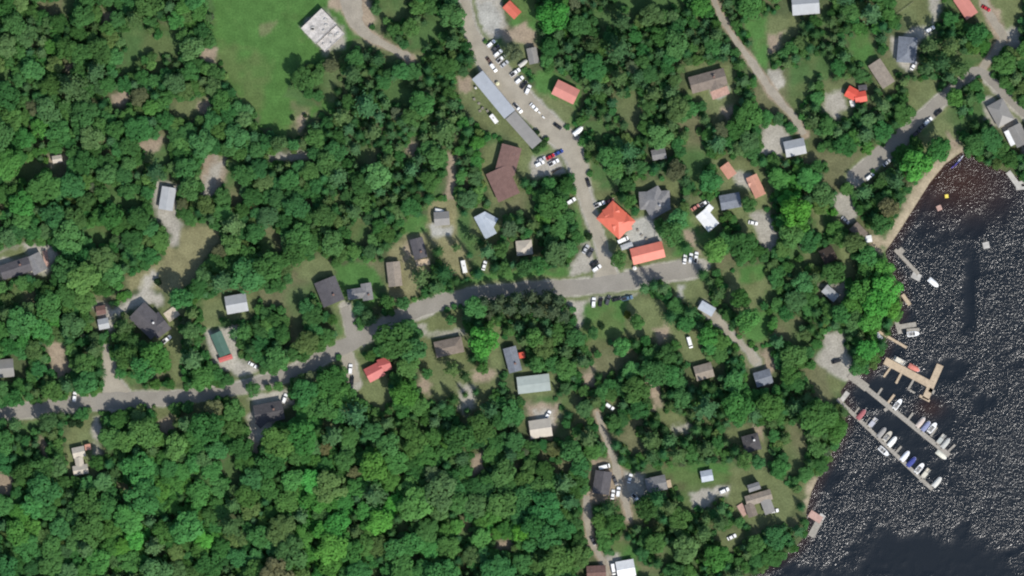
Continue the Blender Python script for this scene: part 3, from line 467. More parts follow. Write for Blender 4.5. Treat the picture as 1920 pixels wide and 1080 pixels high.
# ------------------------------------------------------------------ houses
wf = MB(); wf.box(0, 0, 0, 1.25, 0.08, 1.15); WF = wf.mesh('window'); WF.materials.append(M_trim)
wp = MB(); wp.box(-.29, -.05, 0, .5, 0.04, .95); wp.box(.29, -.05, 0, .5, 0.04, .95); WP = wp.mesh('pane'); WP.materials.append(M_glass)
df = MB(); df.box(0, 0, 1.05, 1.0, 0.08, 2.1); DF = df.mesh('door'); DF.materials.append(mat('door_paint', (0.2, 0.14, 0.1), 0.6, 0.1))
dh = MB(); dh.box(.38, -.07, 1.0, .05, .07, .14); DH = dh.mesh('handle'); DH.materials.append(M_steel)
LAND = []
def building(spec):
    nm, cat, label, short, wall, wings, chim = spec
    cx = sum((w[0] + w[2]) / 2 for w in wings) / len(wings); cy = sum((w[1] + w[3]) / 2 for w in wings) / len(wings)
    t = thing(nm, label, cat, (wx(cx), wy(cy), 0)); LAND.append((cx, cy, short))
    wm = wallmat(wall)
    for wi, (x1, y1, x2, y2, wd, eave, kind, rk) in enumerate(wings):
        ox = wx((x1 + x2) / 2) - t.location.x; oy = wy((y1 + y2) / 2) - t.location.y
        ang = math.atan2(wy(y2) - wy(y1), wx(x2) - wx(x1)); Lg = math.hypot(x2 - x1, y2 - y1) * S; W = wd * S
        oh = 0.45 if min(Lg, W) > 4 else 0.2
        hx = Lg / 2 - oh; hy = W / 2 - oh; eave += wi * 0.07
        pitch = {'gable': 0.42, 'hip': 0.36, 'low': 0.10, 'flat': 0.0}[kind]; rise = hy * pitch
        m = MB(); hb = -0.25
        if kind in ('gable', 'low'):
            prof = [(-hy, hb), (hy, hb), (hy, eave), (0, eave + rise), (-hy, eave)]
            m.loft([[(x, y, z) for y, z in prof] for x in (-hx, hx)])
        else: m.box(0, 0, (eave + hb) / 2, hx * 2, hy * 2, eave - hb)
        wo = m.build('wall', wm, t, (ox, oy, 0), ang)
        m = MB(); th = 0.2; X = hx + oh; Y = hy + oh; lo = eave - oh * pitch + 0.03; rm_ = roofmat(rk)
        if kind in ('gable', 'low'):
            top = eave + rise + 0.03
            prof = [(-Y, lo), (0, top), (Y, lo), (Y, lo + th), (0, top + th), (-Y, lo + th)]
            n0 = 0
            for x in (-X, X): m.v += [(x, y, z) for y, z in prof]
            m.f += [(0, 6, 7, 1), (1, 7, 8, 2), (2, 8, 9, 3), (3, 9, 10, 4), (4, 10, 11, 5), (5, 11, 6, 0), (0, 1, 4, 5), (1, 2, 3, 4), (6, 11, 10, 7), (7, 10, 9, 8)]
            ro = m.build('roof', rm_, t, (ox, oy, 0), ang); rt = top + th
            c = MB(); c.box(0, 0, rt + .0, 2 * X + .02, .34, .07); c.build('ridge_cap', rm_, ro)
        elif kind == 'hip':
            top = eave + Y * pitch; rr = max(X - Y, 0.3) if X > Y else 0.3; ry = 0.02 if X > Y else max(Y - X, .02)
            m.v += [(-X, -Y, lo), (X, -Y, lo), (X, Y, lo), (-X, Y, lo), (-X, -Y, lo + th), (X, -Y, lo + th), (X, Y, lo + th), (-X, Y, lo + th), (-rr, 0, top + th), (rr, 0, top + th)]
            m.f += [(3, 2, 1, 0), (0, 1, 5, 4), (1, 2, 6, 5), (2, 3, 7, 6), (3, 0, 4, 7), (4, 5, 9, 8), (6, 7, 8, 9), (5, 6, 9), (7, 4, 8)]
            ro = m.build('roof', rm_, t, (ox, oy, 0), ang); rt = top + th
            c = MB(); c.box(0, 0, rt + .0, 2 * rr + .1, .34, .07); c.build('ridge_cap', rm_, ro)
        else:
            m.box(0, 0, eave + .15, 2 * X, 2 * Y, .3); ro = m.build('roof', rm_, t, (ox, oy, 0), ang); rt = eave + .3
            c = MB()
            for s in (-1, 1): c.box(s * (X - .12), 0, rt + .15, .24, 2 * Y - .01, .3); c.box(0, s * (Y - .12), rt + .15, 2 * X - .5, .24, .3)
            c.build('parapet', rm_, ro)
            for k in range(5):
                c = MB(); c.box(R.uniform(-.7, .7) * X, R.uniform(-.7, .7) * Y, rt + .3, R.uniform(.8, 2), R.uniform(.8, 1.6), .6, R.random()); c.build('roof_unit', M_conc, ro)
        if wi == 0 and chim:
            c = MB(); c.box(Lg * .18, W * .12, rt + .1, .9, .9, 2.0); c.build('chimney', {1: M_brick, 2: M_trim, 3: M_steel}[chim], ro)
        if wi == 0 and Lg > 6:
            c = MB(); c.tube([(-Lg * .25, W * .2, rt - rise * .5), (-Lg * .25, W * .2, rt - rise * .5 + .9)], .09); c.build('vent_pipe', M_steel, ro)
        if kind != 'flat' or True:
            for sgn in (-1, 1):
                n = int(2 * hx / 3.2); rz0 = 0 if sgn < 0 else math.pi
                for k in range(n):
                    u = (k + .5) / n * 2 * hx - hx
                    if k == n // 2 and sgn < 0 and wi == 0:
                        d = link('door', DF, None, wo, (u, sgn * hy, -.0), rz0); link('handle', DH, None, d); continue
                    w = link('window', WF, None, wo, (u, sgn * hy, min(eave - 1.0, 1.6)), rz0); link('pane', WP, None, w)
                if hy > 2.2:
                    w = link('window', WF, None, wo, (sgn * hx, 0, min(eave - 1.0, 1.6)), sgn * math.pi / 2); link('pane', WP, None, w)
    return t
for b in B: building(b)

# decks, patios, pads that belong to the yards
def deck(name, label, cat, x1, y1, x2, y2, wd, h, m_, rail=True):
    cx, cy = (x1 + x2) / 2, (y1 + y2) / 2; ang = math.atan2(wy(y2) - wy(y1), wx(x2) - wx(x1)); Lg = math.hypot(x2 - x1, y2 - y1) * S; W = wd * S
    t = thing(name, label, cat, (wx(cx), wy(cy), 0), ang)
    m = MB(); m.box(0, 0, h - .06, Lg, W, .12); m.build('platform', m_, t)
    for sx in (-1, 1):
        for sy in (-1, 1):
            m = MB(); m.box(sx * (Lg / 2 - .15), sy * (W / 2 - .15), (h - .12) / 2 - .1, .15, .15, h - .12 + .2); m.build('post', M_wood, t)
    if rail:
        m = MB(); m.box(0, -W / 2 + .05, h + .9, Lg, .08, .08); m.box(0, -W / 2 + .05, h + .45, Lg, .05, .05); n = max(2, int(Lg / 1.5))
        for k in range(n + 1): m.box(-Lg / 2 + .1 + k * (Lg - .2) / n, -W / 2 + .05, h + .45, .07, .07, .9)
        m.build('railing', M_wood, t)
    return t
deck('deck', 'tan deck at the foot of the narrow slate-roofed house', 'deck', 780, 494, 806, 490, 12, .6, M_tanwood)
deck('deck', 'pale deck on the northeast side of the big charcoal house', 'deck', 312, 596, 332, 582, 20, .7, mat('pale_deck_boards', (0.5, 0.43, 0.33), .85, .2, 1.2))
deck('deck', 'pale deck at the corner of the dark left-edge house', 'deck', 84, 470, 88, 500, 9, .6, M_pinkwood)
deck('patio_platform', 'pinkish patio on the southeast side of the large brown house', 'patio', 1334, 180, 1366, 168, 16, .25, M_pinkwood, False)
deck('deck', 'tan deck at the east end of the grey south-lane house', 'deck', 1253, 900, 1256, 914, 8, .6, M_tanwood)
deck('deck', 'cream entry deck in front of the vivid red house', 'deck', 1596, 188, 1600, 200, 9, .5, M_trim)
deck('deck', 'low pale deck on the shore-facing side of the brown boathouse', 'deck', 1634, 458, 1642, 470, 10, .4, M_tanwood, False)
deck('deck', 'dark wood deck on the south side of the sprawling tan house', 'deck', 1386, 946, 1398, 966, 12, .9, M_pinkwood)
deck('shelter_platform', 'small red-orange shelter platform beside the blue-grey house', 'shelter', 973, 667, 984, 665, 11, 2.3, mat('red_canvas', (0.6, 0.1, 0.06), .8, .1), False)

# ------------------------------------------------------------------ docks
def seg_box(m, x1, y1, x2, y2, w, z, h, o):
    ax, ay, bx, by = wx(x1) - o[0], wy(y1) - o[1], wx(x2) - o[0], wy(y2) - o[1]
    m.box((ax + bx) / 2, (ay + by) / 2, z, math.hypot(bx - ax, by - ay), w * S, h, math.atan2(by - ay, bx - ax))
def dock(name, label, main, fingers, m_, post_sp=6.0):
    x1, y1, x2, y2, w = main; o = (wx(x1), wy(y1)); t = thing(name, label, 'dock', (o[0], o[1], WZ))
    m = MB(); seg_box(m, x1, y1, x2, y2, w, .5, .16, o); m.build('deck', m_, t)
    for i, f in enumerate(fingers):
        m = MB(); seg_box(m, f[0], f[1], f[2], f[3], f[4], .47, .14, o); m.build('finger', f[5] if len(f) > 5 else m_, t)
    Lg = math.hypot(x2 - x1, y2 - y1) * S; n = max(1, int(Lg / post_sp)); ang = math.atan2(wy(y2) - wy(y1), wx(x2) - wx(x1))
    for k in range(n + 1):
        for s in (-1, 1):
            u = k / n; px_, py_ = wx(x1 + (x2 - x1) * u) - o[0] - math.sin(ang) * s * (w * S / 2 + .06), wy(y1 + (y2 - y1) * u) - o[1] + math.cos(ang) * s * (w * S / 2 + .06)
            m = MB(); m.tube([(px_, py_, -2.0), (px_, py_, .95)], .11); m.build('post', M_wood, t)
    LAND.append(((x1 + x2) / 2, (y1 + y2) / 2, 'the ' + name.replace('_', ' ')))
    return t
dock('fuel_dock', 'broad tan dock with a crosswise end, nearest the shore road', (1659, 676, 1746, 722, 14), [(1763, 684, 1735, 748, 13), (1670, 689, 1657, 707, 4), (1690, 700, 1680, 719, 4.5), (1713, 712, 1703, 730, 4, M_wood), (1703, 730, 1715, 737, 3.5, M_wood), (1724, 742, 1743, 752, 5), (1742, 730, 1752, 736, 8, M_wood)], M_tanwood)
dock('marina_dock', 'upper of two long parallel grey docks lined with boats', (1592, 702, 1780, 854, 9), [(1645, 741, 1654, 728, 4), (1664, 757, 1677, 740, 4.5, M_tanwood), (1702, 788, 1712, 774, 4), (1745, 818, 1757, 801, 4), (1776, 848, 1791, 834, 4), (1658, 770, 1666, 764, 6), (1592, 702, 1626, 728, 15)], M_wood)
dock('long_dock', 'lower of two long parallel grey docks lined with boats', (1570, 748, 1748, 918, 7), [(1577, 752, 1590, 735, 9, M_conc), (1602, 776, 1611, 764, 3.5), (1621, 798, 1632, 783, 3), (1680, 848, 1690, 837, 4), (1694, 866, 1700, 858, 3), (1716, 888, 1726, 875, 3), (1744, 914, 1758, 900, 6)], M_wood)
dock('cottage_dock', 'weathered narrow dock with a square end below the sandy cove', (1678, 468, 1722, 514, 7), [(1710, 514, 1726, 522, 13, M_conc), (1686, 466, 1694, 474, 10)], M_wood, 4)
dock('small_dock', 'short pale double dock between two shoreline groves', (1686, 613, 1718, 608, 9), [(1700, 620, 1724, 618, 7), (1680, 600, 1688, 626, 8)], M_wood, 4)
dock('gangway_dock', 'thin slanting dock below a short double dock', (1648, 622, 1700, 652, 5), [], M_tanwood, 4)
dock('edge_dock', 'pale dock at the right edge below the white boathouse', (1890, 322, 1912, 352, 10), [(1905, 345, 1924, 340, 6), (1905, 354, 1924, 352, 6)], M_conc, 4)
dock('swim_dock', 'pinkish shore dock at the lower left of the bay', (1518, 962, 1540, 976, 14), [(1538, 974, 1520, 1006, 13, M_wood), (1536, 966, 1546, 972, 10, M_conc)], M_pinkwood, 4)
dock('shore_ramp', 'tiny tan landing stage jutting from the grove above the double dock', (1692, 552, 1706, 572, 7), [], M_tanwood, 3)
def raft(x, y, s, rz, label, c, name='swim_raft'):
    t = thing(name, label, 'raft', (wx(x), wy(y), WZ), rz)
    m = MB(); m.box(0, 0, .35, s, s, .18); m.build('deck', c, t)
    for k in (-1, 1): m = MB(); m.box(k * s * .3, 0, .05, s * .3, s * .9, .42); m.build('float', M_black, t)
    m = MB(); m.box(0, s * .5 + .05, .2, .6, .06, .9); m.build('ladder', M_steel, t)
raft(1849, 460, 3.3, .2, 'square grey swim raft floating alone on the open bay', M_conc)
raft(1761, 390, 2.6, .4, 'small pinkish raft floating off the beach', M_pinkwood)
raft(1775, 368, 1.8, .1, 'little yellow float off the brown shallows', mat('yellow_foam', (0.75, 0.6, 0.1), .6, .1), 'float')

# ------------------------------------------------------------------ boats
def hull_rings(Lb, Wb, H):
    rings = []
    for u, w, b in ((0, .86, .0), (.15, .96, 0), (.45, 1, 0), (.7, .93, .03), (.9, .68, .08), (1, .30, .18)):
        x = (u - .5) * Lb; hw = Wb / 2 * w
        rings.append([(x, 0, -.3 + b * .8), (x, hw * .75, -.12 + b * .5), (x, hw, H + b * .6), (x, hw - .12 * min(1, w * 2), H + .02 + b * .6), (x, -hw + .12 * min(1, w * 2), H + .02 + b * .6), (x, -hw, H + b * .6), (x, -hw * .75, -.12 + b * .5)])
    return rings
def proto_boat(kind):
    t = bpy.data.objects.new('motorboat' if kind != 'pontoon' else 'pontoon_boat', None); col.objects.link(t); t.empty_display_size = .5
    if kind in ('open', 'covered'):
        Lb, Wb = 6.0, 2.55
        m = MB(); m.loft(hull_rings(Lb, Wb, .75)); smooth_ = m.build('hull', M_boathull, t)
        if kind == 'open':
            m = MB(); m.box(-.9, 0, .80, 3.1, 1.75, .04); m.build('cockpit_floor', mat('cockpit_carpet', (0.2, 0.2, 0.2), .9, .1), t)
            for y in (-.5, .5): m = MB(); m.box(-.4, y, 1.0, .55, .5, .36); m.box(-.68, y, 1.3, .12, .5, .4); m.build('seat', M_seat, t)
            m = MB(); m.box(-2.2, 0, 1.0, .6, 1.6, .36); m.build('bench_seat', M_seat, t)
            m = MB(); m.v += [(.75, -.95, .8), (.95, 0, .8), (.75, .95, .8), (.4, -.85, 1.3), (.6, 0, 1.35), (.4, .85, 1.3)]; m.f += [(0, 1, 4, 3), (1, 2, 5, 4)]; m.build('windshield', M_glass, t)
        else:
            m = MB(); r = []
            for u, w, h in ((.01, .9, .85), (.2, .98, 1.25), (.5, 1.0, 1.4), (.75, .9, 1.2), (.97, .42, .98)):
                x = (u - .5) * Lb; hw = Wb / 2 * w; r.append([(x, -hw, .78), (x, hw, .78), (x, hw * .55, h), (x, 0, h + .08), (x, -hw * .55, h)])
            m.loft(r); m.build('boat_cover', M_canvas, t)
        m = MB(); m.box(-3.15, 0, .75, .5, .45, .65); m.box(-3.2, 0, .1, .2, .15, 1.0); m.build('outboard_motor', M_black, t)
    else:
        Lb, Wb = 6.4, 2.5
        for y in (-.85, .85): m = MB(); m.tube([(-3.1, y, 0), (2.6, y, 0), (3.2, y, .25)], [.32, .32, .05], 8); m.build('pontoon', M_steel, t)
        m = MB(); m.box(0, 0, .42, Lb, Wb, .1); m.build('deck', M_canvas, t)
        m = MB()
        for y in (-1, 1): m.box(0, y * (Wb / 2 - .06), .85, Lb - .4, .05, .75)
        m.box(3.0, 0, .85, .05, Wb - .2, .75); m.build('side_panel', M_boathull, t)
        for y in (-.8, .8): m = MB(); m.box(1.9, y, .68, 1.9, .6, .4); m.build('seat', M_seat, t)
        m = MB(); m.box(-2.2, 0, .68, .8, 1.8, .4); m.build('bench_seat', M_seat, t)
        m = MB(); m.box(-.6, 0, 2.25, 2.9, 2.3, .08); m.build('canopy', M_canvas, t)
        m = MB()
        for x in (-1.9, .7):
            for y in (-1.1, 1.1): m.box(x, y, 1.35, .05, .05, 1.75)
        m.build('canopy_frame', M_steel, t)
        m = MB(); m.box(-3.35, 0, .6, .45, .4, .65); m.box(-3.4, 0, .05, .2, .15, .9); m.build('outboard_motor', M_black, t)
    return t
WHITE = (0.82, 0.82, 0.79); CREAM = (0.62, 0.58, 0.48); GREYB = (0.42, 0.42, 0.42); NAVY = (0.035, 0.05, 0.22); REDB = (0.42, 0.05, 0.06); TANB = (0.5, 0.46, 0.37)
PBOAT = {}
def tint_tree(o, c, c2=None):
    for ch in [o] + [x for x in bpy.data.objects if x.parent == o]:
        if ch.type == 'MESH' and ch.data.materials and ch.data.materials[0] in (M_boathull, M_canvas, M_paint):
            ch['tint'] = tuple(float(v) for v in (c2 if (c2 and ch.data.materials[0] == M_canvas) else c))
def place(PR, builder, kind, x, y, deg, z, label, cat, group, c, c2=None, scale=1.0):
    if kind not in PR: o = builder(kind); PR[kind] = (o, [False]);
    src, flag = PR[kind]
    if not flag[0]: o = src; flag[0] = True; kids(o)
    else:
        o = copy_tree(src)
    o.location = (wx(x), wy(y), z); o.rotation_euler = (0, 0, math.radians(deg)); o.scale = (scale,) * 3
    tag(o, label, cat, group)
    chs = kids(src) if o is src else None
    for ch in (chs or [k for k in NEWKIDS(o)]):
        if ch.type == 'MESH' and ch.data.materials and ch.data.materials[0] in (M_boathull, M_canvas, M_paint):
            ch['tint'] = tuple(float(v) for v in (c2 if (c2 and ch.data.materials[0] == M_canvas) else c))
    return o
def NEWKIDS(o): return LASTKIDS.get(o.name, [])
LASTKIDS = {}
def copy_tree(src, parent=None):
    c = src.copy(); col.objects.link(c); c.parent = parent
    LASTKIDS[c.name] = [copy_tree(ch, c) for ch in kids(src)]
    return c
BOATS = [  # x, y, heading, kind, hull, canvas, label
 (1686, 676, -28, 'pontoon', WHITE, CREAM, 'cream pontoon boat moored along the top of the broad tan dock'),
 (1714, 690, -28, 'covered', WHITE, (0.58, 0.2, 0.15), 'boat under a red cover beside the broad tan dock'),
 (1683, 758, 52, 'open', WHITE, WHITE, 'bright white open boat on the upper marina dock beside a tan finger'),
 (1726, 792, 50, 'covered', WHITE, (0.52, 0.44, 0.38), 'boat under a beige cover, first of four on the upper marina dock'),
 (1736, 799, 50, 'covered', WHITE, (0.22, 0.24, 0.36), 'boat under a slate-blue cover next to a beige-covered one'),
 (1748, 802, 50, 'open', WHITE, NAVY, 'white open boat right of the slate-blue covered boat'),
 (1764, 824, 50, 'pontoon', GREYB, (0.40, 0.41, 0.37), 'grey-canopied pontoon boat near the tip of the upper marina dock'),
 (1773, 831, 50, 'covered', GREYB, (0.44, 0.44, 0.40), 'grey-covered boat outermost on the upper marina dock'),
 (1765, 853, -38, 'covered', WHITE, (0.66, 0.64, 0.52), 'cream-covered boat lying along the inner side of the upper dock tip'),
 (1615, 777, 50, 'covered', (0.5, 0.3, 0.3), (0.34, 0.11, 0.115), 'dark red covered boat, first along the lower long dock'),
 (1636, 793, 50, 'pontoon', WHITE, (0.40, 0.40, 0.43), 'pontoon boat with grey canopy on the lower long dock after the red one'),
 (1653, 811, 50, 'covered', GREYB, (0.30, 0.285, 0.26), 'boat under a grey-brown cover in the middle of the lower long dock'),
 (1664, 818, 50, 'open', TANB, TANB, 'tan open boat beside a bright white covered boat'),
 (1673, 828, 50, 'covered', WHITE, (0.8, 0.79, 0.72), 'bright white covered boat in the middle of the lower long dock'),
 (1697, 855, 50, 'covered', WHITE, (0.72, 0.72, 0.74), 'white covered boat left of the blue-covered boat'),
 (1709, 866, 48, 'covered', (0.3, 0.32, 0.5), (0.05, 0.065, 0.24), 'boat under a vivid blue cover on the lower long dock'),
 (1724, 878, 50, 'open', WHITE, CREAM, 'cream open boat right of the blue-covered boat'),
 (1735, 888, 50, 'pontoon', TANB, (0.56, 0.52, 0.42), 'tan-canopied pontoon boat next to last on the lower long dock'),
 (1757, 904, 50, 'covered', WHITE, (0.58, 0.56, 0.5), 'cream covered boat at the very tip of the lower long dock'),
 (1657, 846, -42, 'open', WHITE, WHITE, 'small white boat tied on the outer side of the lower long dock'),
 (1750, 530, -40, 'covered', WHITE, WHITE, 'white covered boat floating off the end of the weathered cottage dock'),
 (1712, 626, 5, 'open', WHITE, WHITE, 'pale open boat moored below the short double dock'),
 (1650, 634, -50, 'covered', WHITE, (.7, .7, .7), 'white boat half under trees beside the thin slanting dock'),
]
for x, y, a, k, c, c2, lab in BOATS:
    place(PBOAT, proto_boat, k, x, y, a, WZ, lab, 'boat', 'boats moored at the docks', c, c2, 1.04 if k != 'pontoon' else 0.98)
# boats ashore on trailers
def trailer(x, y, deg, label):
    t = thing('boat_trailer', label, 'trailer', (wx(x), wy(y), GZ), math.radians(deg))
    m = MB()
    for s in (-1, 1): m.box(-.3, s * .6, .5, 5.2, .1, .12)
    for u in (-2.5, -1, .6, 2): m.box(u, 0, .5, .1, 1.2, .1)
    m.box(3.2, 0, .5, 1.8, .1, .1); m.build('frame', M_steel, t)
    for s in (-1, 1): m = MB(); m.tube([(-.9, s * .85 - .1, .33), (-.9, s * .85 + .1, .33)], .33, 10); m.build('wheel', M_tyre, t)
trailer(1084, 246, 42, 'boat trailer carrying a long white boat at the road fork')
place(PBOAT, proto_boat, 'covered', 1084, 246, 42, GZ + .88, 'long white boat on a trailer at the road fork', 'boat', 'boats ashore', (0.85, 0.85, 0.82), (0.85, 0.85, 0.80), 1.0)
trailer(981, 119, 38, 'boat trailer beside the small grey yard house')
place(PBOAT, proto_boat, 'covered', 981, 119, 38, GZ + .88, 'pale narrow covered boat beside the small grey yard house', 'boat', 'boats ashore', (0.5, 0.5, 0.47), (0.52, 0.5, 0.44), .85)
trailer(824, 395, -10, 'boat trailer behind the grey-brown driveway shed')
place(PBOAT, proto_boat, 'covered', 824, 395, -10, GZ + .8, 'white boat parked behind the grey-brown driveway shed', 'boat', 'boats ashore', WHITE, WHITE, .75)
def kayak(x, y, deg, c, label, z):
    t = thing('kayak', label, 'kayak', (wx(x), wy(y), z), math.radians(deg)); r = []
    for u, w in ((0, .05), (.15, .55), (.4, .95), (.6, 1), (.85, .55), (1, .05)):
        xx = (u - .5) * 4.6; hw = .42 * w; r.append([(xx, 0, .0), (xx, hw, .2), (xx, hw * .6, .36), (xx, -hw * .6, .36), (xx, -hw, .2)])
    m = MB(); m.loft(r); o = m.build('hull', M_boathull, t); o['tint'] = c
    m = MB(); m.box(0, 0, .37, 1.0, .45, .04); m.build('cockpit', M_black, t)
kayak(1789, 311, 38, (0.09, 0.06, 0.32), 'purple kayak lowest on the beach', .02)
kayak(1796, 304, 42, (0.08, 0.1, 0.3), 'dark blue kayak above the purple one on the beach', .02)
kayak(1801, 297, 46, (0.55, 0.55, 0.6), 'pale kayak highest in the row on the beach', .02)

# ------------------------------------------------------------------ vehicles
def proto_car(kind):
    t = bpy.data.objects.new({'car': 'parked_car', 'suv': 'parked_suv', 'pickup': 'pickup_truck', 'van': 'white_van'}[kind], None); col.objects.link(t); t.empty_display_size = .5
    Lc, Wc, H = {'car': (4.6, 1.8, 1.45), 'suv': (4.8, 1.9, 1.75), 'pickup': (5.6, 1.95, 1.85), 'van': (5.6, 2.1, 2.3)}[kind]
    belt = H * .58
    m = MB(); r = []
    for u, w, z0, z1 in ((0, .84, .45, belt * .82), (.03, .93, .3, belt * .93), (.2, 1, .25, belt), (.7, 1, .25, belt * .97), (.93, .95, .28, belt * .82), (1, .8, .42, belt * .68)):
        x = (u - .5) * Lc; hw = Wc / 2 * w
        r.append([(x, -hw, z0), (x, hw, z0), (x, hw, (z0 + z1) / 2 + .1), (x, hw * .9, z1), (x, -hw * .9, z1), (x, -hw, (z0 + z1) / 2 + .1)])
    m.loft(r); m.build('body', M_paint, t)
    a, b, c, d = {'car': (-1.75, -1.1, .35, 1.05), 'suv': (-2.2, -1.95, .4, 1.1), 'pickup': (-.3, -.1, .9, 1.5), 'van': (-2.7, -2.6, 1.3, 2.0)}[kind]
    m = MB(); hw = Wc / 2 * .88; hr = Wc / 2 * .72
    m.loft([[(a, -hw, belt - .05), (d, -hw, belt - .05), (d, hw, belt - .05), (a, hw, belt - .05)], [(b, -hr, H - .05), (c, -hr, H - .05), (c, hr, H - .05), (b, hr, H - .05)]]); m.build('window_glass', M_glass if kind != 'van' else M_paint, t)
    m = MB(); m.box((b + c) / 2, 0, H - .02, (c - b) + .06, 2 * hr + .05, .06); m.build('roof', M_paint, t)
    if kind == 'pickup': m = MB(); m.box(-1.55, 0, belt + .01, 2.2, 1.5, .03); m.build('cargo_bed', M_black, t)
    if kind == 'van': m = MB(); m.v += [(1.45, -.8, H - .2), (1.45, .8, H - .2), (2.05, .92, belt), (2.05, -.92, belt)]; m.f.append((0, 3, 2, 1)); m.build('windscreen', M_glass, t)
    for sx in (-1, 1):
        for sy in (-1, 1): m = MB(); m.tube([(sx * Lc * .31, sy * (Wc / 2 - .22), .33), (sx * Lc * .31, sy * (Wc / 2 + .01), .33)], .33, 10); m.build('wheel', M_tyre, t)
    for s in (-1, 1):
        m = MB(); m.box(Lc * .475, s * Wc * .33, belt * .68, .14, .34, .14); m.build('headlight', M_lampw, t)
        m = MB(); m.box(-Lc * .485, s * Wc * .36, belt * .72, .12, .26, .16); m.build('tail_light', M_lampr, t)
    return t
W_ = (0.85, 0.85, 0.83); SV = (0.45, 0.46, 0.47); BK = (0.015, 0.015, 0.017); DG = (0.06, 0.062, 0.068); RD = (0.42, 0.02, 0.03); BL = (0.03, 0.06, 0.25); BRN = (0.10, 0.06, 0.045)
